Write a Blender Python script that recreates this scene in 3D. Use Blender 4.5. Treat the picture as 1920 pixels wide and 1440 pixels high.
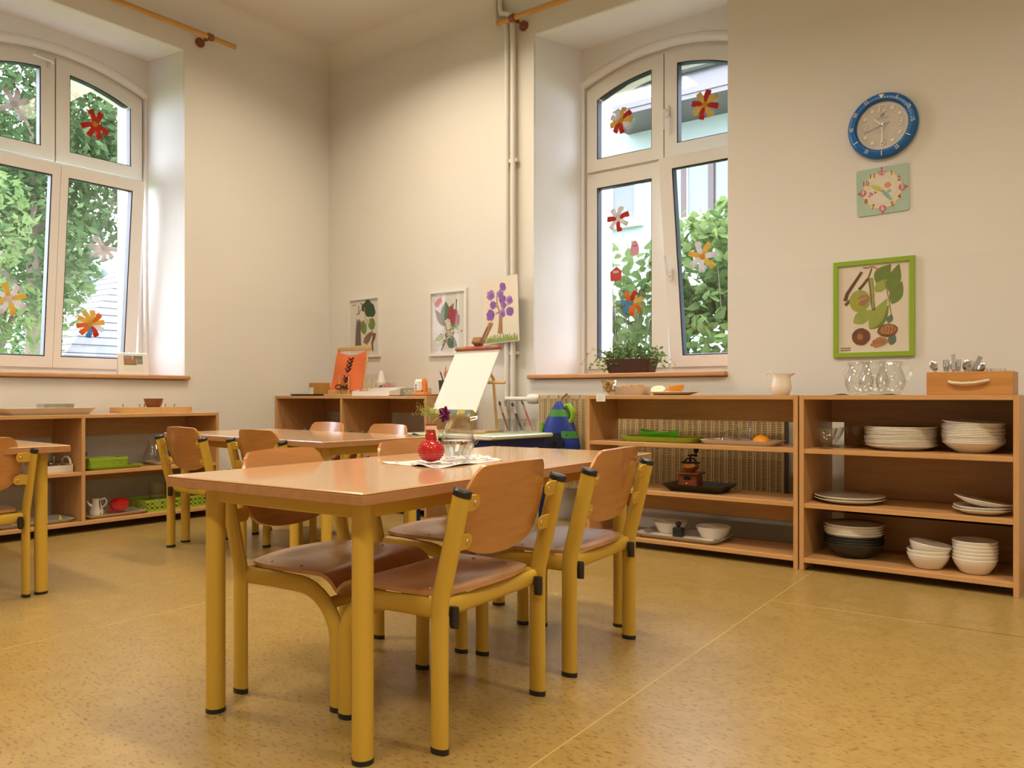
import bpy, bmesh, math, random
from mathutils import Vector, Matrix
import numpy as np

# ------------------------------------------------------------------ scene, camera, light
for o in list(bpy.data.objects):
    bpy.data.objects.remove(o, do_unlink=True)
scene = bpy.context.scene
COL = scene.collection
PI = math.pi
R_ = math.radians
random.seed(7)

cam_d = bpy.data.cameras.new('camera')
cam = bpy.data.objects.new('camera', cam_d)
COL.objects.link(cam)
cam.location = (0, 0, 0.73)
cam.rotation_euler = (R_(90), 0, R_(37.2))
cam_d.sensor_width = 36.0
cam_d.lens = 1505.0 / 1920.0 * 36.0
cam_d.shift_y = 23.0 / 1920.0
cam_d.clip_start = 0.05
cam_d.clip_end = 200
scene.camera = cam

world = bpy.data.worlds.new('overcast_sky')
scene.world = world
world.use_nodes = True
_bg = world.node_tree.nodes['Background']
_bg.inputs[0].default_value = (0.84, 0.87, 1.0, 1)
_bg.inputs[1].default_value = 11.5

scene.view_settings.view_transform = 'Standard'
scene.view_settings.look = 'None'
scene.view_settings.exposure = 0.66
scene.view_settings.gamma = 1.0
scene.view_settings.use_curve_mapping = False
try:
    scene.cycles.max_bounces = 8; scene.cycles.diffuse_bounces = 3; scene.cycles.glossy_bounces = 3
    scene.cycles.transmission_bounces = 6; scene.cycles.transparent_max_bounces = 12
except Exception:
    pass

LAMP_POWER = 21.0
LAMP_COLOR = (1.0, 0.83, 0.60)
LAMP_SPREAD = R_(148)

# ------------------------------------------------------------------ materials
def _new(name):
    m = bpy.data.materials.new(name)
    m.use_nodes = True
    nt = m.node_tree
    return m, nt, nt.nodes['Principled BSDF']

def mat(name, col, rough=0.5, metal=0.0, spec=0.5, bump=0.0, bscale=60.0, var=0.0, vscale=8.0, coat=0.0):
    m, nt, b = _new(name)
    b.inputs['Base Color'].default_value = (*col, 1)
    b.inputs['Roughness'].default_value = rough
    b.inputs['Metallic'].default_value = metal
    b.inputs['Specular IOR Level'].default_value = spec
    if coat:
        b.inputs['Coat Weight'].default_value = coat
        b.inputs['Coat Roughness'].default_value = 0.12
    tc = nt.nodes.new('ShaderNodeTexCoord')
    if var:
        n = nt.nodes.new('ShaderNodeTexNoise'); n.inputs['Scale'].default_value = vscale
        n.inputs['Detail'].default_value = 4
        nt.links.new(tc.outputs['Object'], n.inputs['Vector'])
        mx = nt.nodes.new('ShaderNodeMix'); mx.data_type = 'RGBA'
        mx.inputs[6].default_value = (*[c * (1 - var) for c in col], 1)
        mx.inputs[7].default_value = (*[min(1, c * (1 + var)) for c in col], 1)
        nt.links.new(n.outputs['Fac'], mx.inputs[0])
        nt.links.new(mx.outputs[2], b.inputs['Base Color'])
    if bump:
        n2 = nt.nodes.new('ShaderNodeTexNoise'); n2.inputs['Scale'].default_value = bscale
        n2.inputs['Detail'].default_value = 5
        nt.links.new(tc.outputs['Object'], n2.inputs['Vector'])
        bp = nt.nodes.new('ShaderNodeBump'); bp.inputs['Strength'].default_value = bump
        bp.inputs['Distance'].default_value = 0.01
        nt.links.new(n2.outputs['Fac'], bp.inputs['Height'])
        nt.links.new(bp.outputs['Normal'], b.inputs['Normal'])
    return m

def wood(name, c1, c2, rough=0.4, scale=(3, 40, 40), coat=0.0, spec=0.5):
    """streaky grain, long along the axis with the smallest scale"""
    m, nt, b = _new(name)
    tc = nt.nodes.new('ShaderNodeTexCoord')
    mp = nt.nodes.new('ShaderNodeMapping'); mp.inputs['Scale'].default_value = scale
    nt.links.new(tc.outputs['Object'], mp.inputs['Vector'])
    n = nt.nodes.new('ShaderNodeTexNoise'); n.inputs['Scale'].default_value = 1.6
    n.inputs['Detail'].default_value = 4; n.inputs['Roughness'].default_value = 0.6
    n.inputs['Distortion'].default_value = 0.6
    nt.links.new(mp.outputs['Vector'], n.inputs['Vector'])
    cr = nt.nodes.new('ShaderNodeValToRGB')
    cr.color_ramp.elements[0].position = 0.3; cr.color_ramp.elements[0].color = (*c1, 1)
    cr.color_ramp.elements[1].position = 0.72; cr.color_ramp.elements[1].color = (*c2, 1)
    nt.links.new(n.outputs['Fac'], cr.inputs['Fac'])
    nt.links.new(cr.outputs['Color'], b.inputs['Base Color'])
    b.inputs['Roughness'].default_value = rough
    b.inputs['Specular IOR Level'].default_value = spec
    if coat:
        b.inputs['Coat Weight'].default_value = coat
        b.inputs['Coat Roughness'].default_value = 0.1 if coat < .9 else 0.28
    return m

def clear_glass(name, tint=(0.97, 0.99, 0.98), fac=0.06, rough=0.0, edge=0.5):
    """thin-walled glass: transparent, with a fresnel reflection"""
    m = bpy.data.materials.new(name); m.use_nodes = True
    nt = m.node_tree; nt.nodes.clear()
    out = nt.nodes.new('ShaderNodeOutputMaterial')
    t = nt.nodes.new('ShaderNodeBsdfTransparent'); t.inputs[0].default_value = (*tint, 1)
    g = nt.nodes.new('ShaderNodeBsdfGlossy'); g.inputs['Roughness'].default_value = rough
    fr = nt.nodes.new('ShaderNodeLayerWeight'); fr.inputs['Blend'].default_value = edge
    mr = nt.nodes.new('ShaderNodeMapRange'); mr.inputs[3].default_value = fac; mr.inputs[4].default_value = 0.8
    pw = nt.nodes.new('ShaderNodeMath'); pw.operation = 'POWER'; pw.inputs[1].default_value = 2.0
    nt.links.new(fr.outputs['Facing'], pw.inputs[0])
    nt.links.new(pw.outputs[0], mr.inputs[0])
    mx = nt.nodes.new('ShaderNodeMixShader')
    nt.links.new(mr.outputs[0], mx.inputs[0])
    nt.links.new(t.outputs[0], mx.inputs[1]); nt.links.new(g.outputs[0], mx.inputs[2])
    nt.links.new(mx.outputs[0], out.inputs[0])
    return m

def leafmat(name, c1, c2, scale=3.0, trans=0.45):
    m = bpy.data.materials.new(name); m.use_nodes = True
    nt = m.node_tree; nt.nodes.clear()
    out = nt.nodes.new('ShaderNodeOutputMaterial')
    tc = nt.nodes.new('ShaderNodeTexCoord')
    n = nt.nodes.new('ShaderNodeTexNoise'); n.inputs['Scale'].default_value = scale; n.inputs['Detail'].default_value = 2
    nt.links.new(tc.outputs['Object'], n.inputs['Vector'])
    oi = nt.nodes.new('ShaderNodeObjectInfo')
    ad = nt.nodes.new('ShaderNodeMath'); ad.operation = 'MULTIPLY_ADD'; ad.inputs[1].default_value = 0.35; 
    nt.links.new(oi.outputs['Random'], ad.inputs[0]); 
    sb = nt.nodes.new('ShaderNodeMath'); sb.operation = 'SUBTRACT'; sb.inputs[1].default_value = 0.17
    nt.links.new(n.outputs['Fac'], sb.inputs[0]); nt.links.new(sb.outputs[0], ad.inputs[2])
    cr = nt.nodes.new('ShaderNodeValToRGB')
    cr.color_ramp.elements[0].position = 0.3; cr.color_ramp.elements[0].color = (*c1, 1)
    cr.color_ramp.elements[1].position = 0.7; cr.color_ramp.elements[1].color = (*c2, 1)
    nt.links.new(ad.outputs[0], cr.inputs[0])
    d = nt.nodes.new('ShaderNodeBsdfDiffuse'); t = nt.nodes.new('ShaderNodeBsdfTranslucent')
    nt.links.new(cr.outputs[0], d.inputs[0]); nt.links.new(cr.outputs[0], t.inputs[0])
    mx = nt.nodes.new('ShaderNodeMixShader'); mx.inputs[0].default_value = trans
    nt.links.new(d.outputs[0], mx.inputs[1]); nt.links.new(t.outputs[0], mx.inputs[2])
    nt.links.new(mx.outputs[0], out.inputs[0])
    return m

def wallmat():
    m, nt, b = _new('cream_wall_paint')
    tc = nt.nodes.new('ShaderNodeTexCoord')
    sp = nt.nodes.new('ShaderNodeSeparateXYZ'); nt.links.new(tc.outputs['Object'], sp.inputs[0])
    gt = nt.nodes.new('ShaderNodeMath'); gt.operation = 'GREATER_THAN'; gt.inputs[1].default_value = 1.36
    nt.links.new(sp.outputs['Z'], gt.inputs[0])
    n = nt.nodes.new('ShaderNodeTexNoise'); n.inputs['Scale'].default_value = 1.3; n.inputs['Detail'].default_value = 2
    nt.links.new(tc.outputs['Object'], n.inputs['Vector'])
    mx = nt.nodes.new('ShaderNodeMix'); mx.data_type = 'RGBA'
    mx.inputs[6].default_value = (0.795, 0.785, 0.76, 1); mx.inputs[7].default_value = (0.81, 0.80, 0.775, 1)
    nt.links.new(gt.outputs[0], mx.inputs[0])
    m2 = nt.nodes.new('ShaderNodeMix'); m2.data_type = 'RGBA'; m2.blend_type = 'MULTIPLY'; m2.inputs[0].default_value = 0.12
    nt.links.new(mx.outputs[2], m2.inputs[6]); nt.links.new(n.outputs['Fac'], m2.inputs[7])
    nt.links.new(m2.outputs[2], b.inputs['Base Color'])
    b.inputs['Roughness'].default_value = 0.7
    b.inputs['Specular IOR Level'].default_value = 0.25
    n2 = nt.nodes.new('ShaderNodeTexNoise'); n2.inputs['Scale'].default_value = 55; n2.inputs['Detail'].default_value = 1
    nt.links.new(tc.outputs['Object'], n2.inputs['Vector'])
    bp = nt.nodes.new('ShaderNodeBump'); bp.inputs['Strength'].default_value = 0.05; bp.inputs['Distance'].default_value = 0.01
    nt.links.new(n2.outputs['Fac'], bp.inputs['Height']); nt.links.new(bp.outputs['Normal'], b.inputs['Normal'])
    return m

def floormat():
    m, nt, b = _new('ochre_linoleum')
    tc = nt.nodes.new('ShaderNodeTexCoord')
    # soft marbling
    n1 = nt.nodes.new('ShaderNodeTexNoise'); n1.inputs['Scale'].default_value = 16; n1.inputs['Detail'].default_value = 3
    nt.links.new(tc.outputs['Object'], n1.inputs['Vector'])
    cr = nt.nodes.new('ShaderNodeValToRGB')
    cr.color_ramp.elements[0].position = 0.35; cr.color_ramp.elements[0].color = (0.37, 0.25, 0.077, 1)
    cr.color_ramp.elements[1].position = 0.68; cr.color_ramp.elements[1].color = (0.415, 0.29, 0.102, 1)
    nt.links.new(n1.outputs['Fac'], cr.inputs[0])
    # small elongated flecks
    mp = nt.nodes.new('ShaderNodeMapping'); mp.inputs['Scale'].default_value = (55, 125, 1)
    mp.inputs['Rotation'].default_value = (0, 0, R_(8))
    nt.links.new(tc.outputs['Object'], mp.inputs['Vector'])
    n2 = nt.nodes.new('ShaderNodeTexNoise'); n2.inputs['Scale'].default_value = 1.0; n2.inputs['Detail'].default_value = 2
    nt.links.new(mp.outputs[0], n2.inputs['Vector'])
    c2 = nt.nodes.new('ShaderNodeValToRGB')
    c2.color_ramp.elements[0].position = 0.55; c2.color_ramp.elements[0].color = (0, 0, 0, 1)
    c2.color_ramp.elements[1].position = 0.70; c2.color_ramp.elements[1].color = (1, 1, 1, 1)
    nt.links.new(n2.outputs['Fac'], c2.inputs[0])
    mx = nt.nodes.new('ShaderNodeMix'); mx.data_type = 'RGBA'
    mx.inputs[7].default_value = (0.19, 0.105, 0.03, 1)
    mu = nt.nodes.new('ShaderNodeMath'); mu.operation = 'MULTIPLY'; mu.inputs[1].default_value = 0.85
    nt.links.new(c2.outputs[0], mu.inputs[0]); nt.links.new(mu.outputs[0], mx.inputs[0])
    nt.links.new(cr.outputs[0], mx.inputs[6])
    nt.links.new(mx.outputs[2], b.inputs['Base Color'])
    b.inputs['Roughness'].default_value = 0.30
    b.inputs['Specular IOR Level'].default_value = 0.6
    return m

M = {}
M['wall'] = wallmat()
M['reveal'] = mat('daylit_reveal_paint', (0.86, 0.86, 0.875), 0.7, spec=0.25, var=0.01, vscale=6)  # whiter, bluer than the wall paint: daylight on the reveals put into the colour
M['ceiling'] = mat('ceiling_paint', (0.75, 0.73, 0.69), 0.8, spec=0.2, var=0.02, vscale=2)
M['floor'] = floormat()
M['seam'] = mat('pale_weld_thread', (0.62, 0.47, 0.17), 0.4)
M['seamdark'] = mat('dark_joint', (0.16, 0.09, 0.02), 0.6)
M['beech'] = wood('beech_laminate', (0.53, 0.285, 0.11), (0.63, 0.355, 0.155), 0.36, (3, 30, 30))
M['beechy'] = wood('beech_laminate_cross', (0.53, 0.285, 0.11), (0.63, 0.355, 0.155), 0.36, (30, 3, 30))
M['beechz'] = wood('beech_laminate_upright', (0.53, 0.285, 0.11), (0.63, 0.355, 0.155), 0.36, (30, 30, 3))
M['tabletop'] = wood('beech_table_laminate', (0.62, 0.39, 0.215), (0.69, 0.45, 0.26), 0.17, (3, 26, 26), coat=0.5)
M['tableedge'] = wood('beech_table_edge', (0.40, 0.19, 0.08), (0.50, 0.25, 0.11), 0.4, (3, 30, 30))
M['ply'] = wood('lacquered_beech_ply', (0.46, 0.195, 0.055), (0.57, 0.265, 0.085), 0.25, (22, 3, 22), coat=0.3)
M['ply_seat'] = wood('lacquered_beech_seat', (0.46, 0.215, 0.085), (0.57, 0.29, 0.13), 0.34, (3, 22, 22), coat=0.95)
M['yellow'] = mat('yellow_powder_coat', (0.62, 0.40, 0.055), 0.32, spec=0.5)
M['black'] = mat('black_plastic', (0.015, 0.015, 0.017), 0.35)
M['brass'] = mat('brass_screw', (0.75, 0.55, 0.25), 0.3, metal=1.0)
M['steel'] = mat('polished_steel', (0.62, 0.62, 0.64), 0.2, metal=1.0)
M['pvc'] = mat('white_window_plastic', (0.80, 0.79, 0.77), 0.35)
M['gasket'] = mat('dark_glazing_gasket', (0.012, 0.014, 0.03), 0.5)
M['pane'] = clear_glass('window_glass', (0.97, 0.985, 0.98), 0.05)
M['glass'] = clear_glass('drinking_glass', (0.98, 0.985, 0.975), 0.045, edge=0.55)
M['glass'].node_tree.nodes['Map Range'].inputs[4].default_value = 0.65
M['acrylic'] = clear_glass('clear_acrylic', (0.90, 0.91, 0.88), 0.10, 0.05)
M['sill'] = wood('beech_sill', (0.50, 0.25, 0.11), (0.60, 0.32, 0.15), 0.4, (3, 30, 30))
M['rod'] = wood('yellow_wood_rod', (0.50, 0.26, 0.045), (0.62, 0.35, 0.08), 0.35, (30, 3, 30))
M['rodx'] = wood('yellow_wood_rod_x', (0.50, 0.26, 0.045), (0.62, 0.35, 0.08), 0.35, (3, 30, 30))
M['bracket'] = mat('red_brown_wood', (0.24, 0.075, 0.03), 0.35, var=0.2, vscale=30)
M['pipe'] = mat('painted_pipe', (0.76, 0.74, 0.70), 0.6, spec=0.3)
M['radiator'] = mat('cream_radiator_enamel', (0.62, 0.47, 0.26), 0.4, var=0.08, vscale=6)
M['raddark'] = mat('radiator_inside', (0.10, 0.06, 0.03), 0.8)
M['porcelain'] = mat('cream_porcelain', (0.80, 0.75, 0.66), 0.22, coat=0.3)
M['whitepl'] = mat('white_plastic', (0.80, 0.78, 0.74), 0.4)
M['creampl'] = mat('cream_melamine', (0.74, 0.68, 0.58), 0.35)
M['grey_tray'] = mat('grey_melamine', (0.55, 0.54, 0.52), 0.35)
M['darkbowl'] = mat('charcoal_melamine', (0.022, 0.024, 0.024), 0.35)
M['lime'] = mat('lime_green_plastic', (0.38, 0.55, 0.05), 0.35)
M['green'] = mat('leaf_green_plastic', (0.10, 0.40, 0.02), 0.35)
M['limeframe'] = mat('lime_green_lacquer', (0.27, 0.43, 0.025), 0.4)
M['whiteframe'] = mat('white_lacquer_frame', (0.78, 0.77, 0.74), 0.4)
M['paper'] = mat('white_paper', (0.80, 0.79, 0.76), 0.7)
M['paperwarm'] = mat('warm_white_paper', (0.76, 0.70, 0.60), 0.7)
M['paperpale'] = mat('pale_print_paper', (0.70, 0.69, 0.67), 0.6)
M['canvas'] = mat('blank_white_board', (0.78, 0.75, 0.70), 0.6)
M['red'] = mat('red_plastic', (0.55, 0.02, 0.015), 0.25)
M['redvase'] = mat('red_glazed_ceramic', (0.50, 0.014, 0.012), 0.22, coat=0.4)
M['terracotta'] = mat('terracotta', (0.30, 0.09, 0.035), 0.7)
M['orangecloth'] = mat('orange_cotton', (0.70, 0.16, 0.045), 0.85, bump=0.2, bscale=400)
M['cordblack'] = mat('black_cord', (0.015, 0.012, 0.012), 0.7)
M['pine'] = wood('pine_wood', (0.58, 0.34, 0.13), (0.68, 0.44, 0.19), 0.45, (3, 34, 34))
M['oak'] = wood('varnished_crate_wood', (0.46, 0.20, 0.05), (0.60, 0.29, 0.09), 0.4, (2, 26, 26))
M['rope'] = mat('cream_rope', (0.72, 0.64, 0.50), 0.8, bump=0.4, bscale=150)
M['orange'] = mat('orange_peel', (0.80, 0.29, 0.01), 0.45, bump=0.15, bscale=300)
M['orangeflesh'] = mat('orange_flesh', (0.85, 0.38, 0.03), 0.4)
M['lemon'] = mat('lemon_peel', (0.80, 0.55, 0.06), 0.45)
M['lemonflesh'] = mat('lemon_flesh', (0.86, 0.80, 0.55), 0.4)
M['peanut'] = mat('peanut_shell', (0.55, 0.32, 0.12), 0.7, bump=0.5, bscale=200)
M['copper'] = mat('copper_bowl', (0.62, 0.30, 0.15), 0.3, metal=0.9)
M['mahogany'] = wood('red_brown_grinder_wood', (0.17, 0.035, 0.012), (0.27, 0.065, 0.022), 0.3, (4, 30, 30))
M['iron'] = mat('black_cast_iron', (0.02, 0.018, 0.016), 0.4, metal=0.6)
M['blackgreen'] = mat('black_green_lacquer', (0.010, 0.014, 0.010), 0.35)
M['clockblue'] = mat('bright_blue_plastic', (0.008, 0.13, 0.47), 0.28)
M['clockface'] = mat('pale_clock_dial', (0.74, 0.72, 0.69), 0.5)
M['clockdot'] = mat('clock_dial_dots', (0.56, 0.53, 0.53), 0.5)
M['clockwhite'] = mat('white_numerals', (0.85, 0.84, 0.80), 0.3)
M['bluehand'] = mat('blue_second_hand', (0.03, 0.09, 0.40), 0.4)
M['mint'] = mat('mint_card', (0.40, 0.56, 0.48), 0.5, var=0.10, vscale=9)
M['dialcream'] = mat('cream_dial_print', (0.74, 0.68, 0.52), 0.5, var=0.06, vscale=20)
M['dialyellow'] = mat('soft_yellow_print', (0.74, 0.60, 0.25), 0.5)
M['pinkprint'] = mat('pink_print', (0.55, 0.16, 0.24), 0.5)
M['maroonprint'] = mat('maroon_print', (0.28, 0.05, 0.05), 0.5)
M['tealhand'] = mat('teal_hand', (0.22, 0.50, 0.45), 0.4)
M['limehand'] = mat('lime_hand', (0.55, 0.62, 0.04), 0.4)
M['navy'] = mat('navy_blue_paint', (0.005, 0.018, 0.12), 0.35)
M['tablegreen'] = mat('pale_green_covering', (0.55, 0.62, 0.42), 0.25, var=0.1, vscale=6)
M['blackboard'] = mat('dark_brown_lacquer', (0.02, 0.014, 0.010), 0.35)
M['doily'] = mat('white_cotton', (0.72, 0.68, 0.68), 0.85, bump=0.2, bscale=300)
M['violetprint'] = mat('violet_fabric_print', (0.14, 0.11, 0.36), 0.8)
M['petal'] = mat('dark_magenta_petal', (0.14, 0.005, 0.10), 0.6)
M['stem'] = mat('pale_green_stem', (0.40, 0.46, 0.22), 0.6)
M['sprig'] = mat('green_yellow_sprig', (0.34, 0.36, 0.09), 0.7)
M['leafdark'] = leafmat('pot_plant_leaf', (0.06, 0.15, 0.035), (0.19, 0.32, 0.11), 30, 0.3)
M['lilac'] = leafmat('lilac_leaf', (0.035, 0.075, 0.024), (0.135, 0.19, 0.068), 1.6, 0.45)
M['tree1'] = leafmat('deciduous_leaf', (0.048, 0.09, 0.037), (0.18, 0.235, 0.12), 0.9, 0.45)
M['tree2'] = leafmat('light_leaf', (0.075, 0.125, 0.04), (0.18, 0.23, 0.10), 1.2, 0.45)
M['conifer'] = leafmat('conifer_needle', (0.04, 0.13, 0.05), (0.13, 0.28, 0.10), 1.5, 0.3)
M['greyfir'] = leafmat('grey_green_needle', (0.20, 0.28, 0.24), (0.36, 0.44, 0.38), 1.5, 0.3)
M['bark'] = mat('bark', (0.15, 0.12, 0.09), 0.9, bump=0.5, bscale=20, var=0.3, vscale=5)
M['facade'] = mat('pale_mint_render', (0.165, 0.20, 0.197), 0.8, var=0.02, vscale=1)
M['outreveal'] = mat('outer_reveal_render', (0.50, 0.43, 0.40), 0.8)
M['slate'] = mat('grey_roof_slate', (0.085, 0.087, 0.10), 0.55, var=0.10, vscale=3)
M['eave'] = mat('grey_brown_fascia', (0.06, 0.054, 0.062), 0.5)
M['gutter'] = mat('dark_metal_gutter', (0.055, 0.053, 0.065), 0.4)
M['brownwin'] = mat('brown_window_wood', (0.04, 0.025, 0.024), 0.5)
M['houseglass'] = mat('house_window_glass', (0.07, 0.085, 0.10), 0.1)
M['curtain'] = mat('net_curtain', (0.10, 0.11, 0.112), 0.8, var=0.2, vscale=10)
M['grass'] = mat('garden_grass', (0.10, 0.20, 0.04), 0.9, var=0.3, vscale=3)
M['emit'] = None
def emit(name, col, s):
    m = bpy.data.materials.new(name); m.use_nodes = True
    nt = m.node_tree; nt.nodes.clear()
    o = nt.nodes.new('ShaderNodeOutputMaterial'); e = nt.nodes.new('ShaderNodeEmission')
    e.inputs[0].default_value = (*col, 1); e.inputs[1].default_value = s
    nt.links.new(e.outputs[0], o.inputs[0]); return m
M['tubelight'] = emit('fluorescent_tube', (1.0, 0.86, 0.62), 5.0)
try: M['tubelight'].cycles.emission_sampling = 'NONE'
except Exception: pass
M['lampmetal'] = mat('white_lamp_housing', (0.75, 0.74, 0.72), 0.4)
def flat(name, col, rough=0.6, var=0.0):
    if name not in M:
        M[name] = mat(name, col, rough, var=var, vscale=25)
    return M[name]

M['picglass'] = clear_glass('picture_glass', (0.985, 0.985, 0.98), 0.005)
M['picglass'].node_tree.nodes['Map Range'].inputs[4].default_value = 0.06
def craft(name, col):
    m, nt, b = _new(name)
    b.inputs['Base Color'].default_value = (*col, 1); b.inputs['Roughness'].default_value = 0.8
    t = nt.nodes.new('ShaderNodeBsdfTranslucent'); t.inputs[0].default_value = (*col, 1)
    mx = nt.nodes.new('ShaderNodeMixShader'); mx.inputs[0].default_value = 0.25
    out = nt.nodes['Material Output']
    nt.links.new(b.outputs[0], mx.inputs[1]); nt.links.new(t.outputs[0], mx.inputs[2]); nt.links.new(mx.outputs[0], out.inputs[0])
    M[name] = m
# ------------------------------------------------------------------ mesh helpers
class MB:
    def __init__(s): s.v = []; s.f = []
    def add(s, vs, fs, X=None):
        b = len(s.v)
        s.v += [tuple(X @ Vector(p)) if X is not None else tuple(p) for p in vs]
        s.f += [tuple(b + i for i in f) for f in fs]
        return s
    def box(s, x0, x1, y0, y1, z0, z1, X=None):
        return s.add([(x0,y0,z0),(x1,y0,z0),(x1,y1,z0),(x0,y1,z0),(x0,y0,z1),(x1,y0,z1),(x1,y1,z1),(x0,y1,z1)],
            [(0,3,2,1),(4,5,6,7),(0,1,5,4),(1,2,6,5),(2,3,7,6),(3,0,4,7)], X)
    def bevbox(s, x0, x1, y0, y1, z0, z1, r=0.002, X=None):
        """box with all edges chamfered"""
        vs = []; idx = {}
        xs=(x0,x1); ys=(y0,y1); zs=(z0,z1)
        for i in (0,1):
            for j in (0,1):
                for k in (0,1):
                    sx = r if i==0 else -r; sy = r if j==0 else -r; sz = r if k==0 else -r
                    for a in range(3):
                        p = [xs[i]+sx, ys[j]+sy, zs[k]+sz]; p[a] = (xs[i],ys[j],zs[k])[a]
                        idx[i,j,k,a] = len(vs); vs.append(tuple(p))
        fs=[]
        g=lambda i,j,k,a: idx[i,j,k,a]
        fs += [(g(0,0,0,0),g(0,0,1,0),g(0,1,1,0),g(0,1,0,0)),(g(1,0,0,0),g(1,1,0,0),g(1,1,1,0),g(1,0,1,0)),
               (g(0,0,0,1),g(1,0,0,1),g(1,0,1,1),g(0,0,1,1)),(g(0,1,0,1),g(0,1,1,1),g(1,1,1,1),g(1,1,0,1)),
               (g(0,0,0,2),g(0,1,0,2),g(1,1,0,2),g(1,0,0,2)),(g(0,0,1,2),g(1,0,1,2),g(1,1,1,2),g(0,1,1,2))]
        for i in (0,1):
            for j in (0,1): fs.append((g(i,j,0,0),g(i,j,1,0),g(i,j,1,1),g(i,j,0,1)))
        for i in (0,1):
            for k in (0,1): fs.append((g(i,0,k,0),g(i,1,k,0),g(i,1,k,2),g(i,0,k,2)))
        for j in (0,1):
            for k in (0,1): fs.append((g(0,j,k,1),g(1,j,k,1),g(1,j,k,2),g(0,j,k,2)))
        for i in (0,1):
            for j in (0,1):
                for k in (0,1): fs.append((g(i,j,k,0),g(i,j,k,1),g(i,j,k,2)))
        return s.add(vs, fs, X)
    def prism(s, poly, z0, z1, X=None):
        n=len(poly)
        vs=[(x,y,z0) for x,y in poly]+[(x,y,z1) for x,y in poly]
        fs=[tuple(range(n-1,-1,-1)), tuple(range(n,2*n))]+[(i,(i+1)%n,n+(i+1)%n,n+i) for i in range(n)]
        return s.add(vs,fs,X)
    def ring(s, outer, inner, y0, y1, X=None):
        """frame between two outlines (u,z), extruded along y"""
        n=len(outer)
        vs=[(u,y0,z) for u,z in outer]+[(u,y0,z) for u,z in inner]+[(u,y1,z) for u,z in outer]+[(u,y1,z) for u,z in inner]
        fs=[]
        for i in range(n):
            j=(i+1)%n
            fs+=[(i,j,n+j,n+i),(2*n+i,3*n+i,3*n+j,2*n+j),(i,2*n+i,2*n+j,j),(n+i,n+j,3*n+j,3*n+i)]
        return s.add(vs,fs,X)
    def lathe(s, prof, n=24, X=None, cap=True):
        vs=[];fs=[]
        m=len(prof)
        for i in range(n):
            a=2*PI*i/n; c,sn=math.cos(a),math.sin(a)
            vs+=[(r*c,r*sn,z) for r,z in prof]
        for i in range(n):
            j=(i+1)%n
            for k in range(m-1):
                fs.append((i*m+k,j*m+k,j*m+k+1,i*m+k+1))
        if cap:
            if prof[0][0]>1e-6: fs.append(tuple(i*m for i in range(n-1,-1,-1)))
            if prof[-1][0]>1e-6: fs.append(tuple(i*m+m-1 for i in range(n)))
        return s.add(vs,fs,X)
    def cyl(s, p0, p1, r0, r1=None, n=14, cap=True):
        if r1 is None: r1=r0
        p0=Vector(p0);p1=Vector(p1);d=(p1-p0)
        q=d.to_track_quat('Z','Y').to_matrix().to_4x4(); X=Matrix.Translation(p0)@q
        return s.lathe([(r0,0),(r1,d.length)],n,X,cap)
    def tube(s, path, r, n=10, side=None, rb=None, cap=True):
        """sweep along path; with side given the section is an ellipse: r along side, rb across"""
        P=[Vector(p) for p in path]; m=len(P); vs=[];fs=[]
        prev=None
        for i in range(m):
            t=(P[min(i+1,m-1)]-P[max(i-1,0)]).normalized()
            if side is not None: a=Vector(side); a=(a-t*a.dot(t)).normalized()
            elif prev is None:
                h=Vector((0,0,1)) if abs(t.z)<.9 else Vector((1,0,0)); a=t.cross(h).normalized()
            else: a=(prev-t*prev.dot(t)).normalized()
            prev=a; b=t.cross(a)
            ra=r[i] if isinstance(r,(list,tuple)) else r
            rr=ra if rb is None else rb
            for k in range(n):
                w=2*PI*k/n
                vs.append(tuple(P[i]+a*(ra*math.cos(w))+b*(rr*math.sin(w))))
        for i in range(m-1):
            for k in range(n):
                k2=(k+1)%n
                fs.append((i*n+k,i*n+k2,(i+1)*n+k2,(i+1)*n+k))
        if cap: fs+= [tuple(range(n-1,-1,-1)), tuple(range((m-1)*n,m*n))]
        return s.add(vs,fs)
    def sphere(s, c, r, nu=14, nv=8, sc=(1,1,1)):
        prof=[(max(0,r*math.sin(PI*i/nv)),-r*math.cos(PI*i/nv)) for i in range(nv+1)]
        X=Matrix.Translation(Vector(c))@Matrix.Diagonal((*sc,1))
        prof[0]=(1e-7,-r);prof[-1]=(1e-7,r)
        return s.lathe(prof,nu,X,False)
    def grid(s, P, thick=None, closed=False):
        """P[i][j] points -> surface, solidified along +normal estimate if thick"""
        n=len(P);m=len(P[0])
        pts=[Vector(p) for row in P for p in row]
        fs=[(i*m+j,(i+1)*m+j,(i+1)*m+j+1,i*m+j+1) for i in range(n-1) for j in range(m-1)]
        if thick is None: return s.add(pts,fs)
        nor=[Vector() for _ in pts]
        for f in fs:
            nn=(pts[f[1]]-pts[f[0]]).cross(pts[f[2]]-pts[f[0]])
            for i in f: nor[i]+=nn
        lo=[p-q.normalized()*thick if q.length>0 else p for p,q in zip(pts,nor)]
        N=len(pts)
        f2=[tuple(reversed([i+N for i in f])) for f in fs]
        border=[i*m for i in range(n)]; side=[]
        loop=[(0,j) for j in range(m)]+[(i,m-1) for i in range(1,n)]+[(n-1,j) for j in range(m-2,-1,-1)]+[(i,0) for i in range(n-2,0,-1)]
        ids=[i*m+j for i,j in loop]
        for a in range(len(ids)):
            b=(a+1)%len(ids); side.append((ids[a],ids[b],ids[b]+N,ids[a]+N))
        return s.add(pts+lo, fs+f2+side)
    def build(s, name, m, parent=None, smooth=False, angle=None):
        me=bpy.data.meshes.new(name)
        me.from_pydata(s.v,[],s.f); me.update()
        fixn(me)
        return link(name,me,m,parent,smooth)

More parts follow.
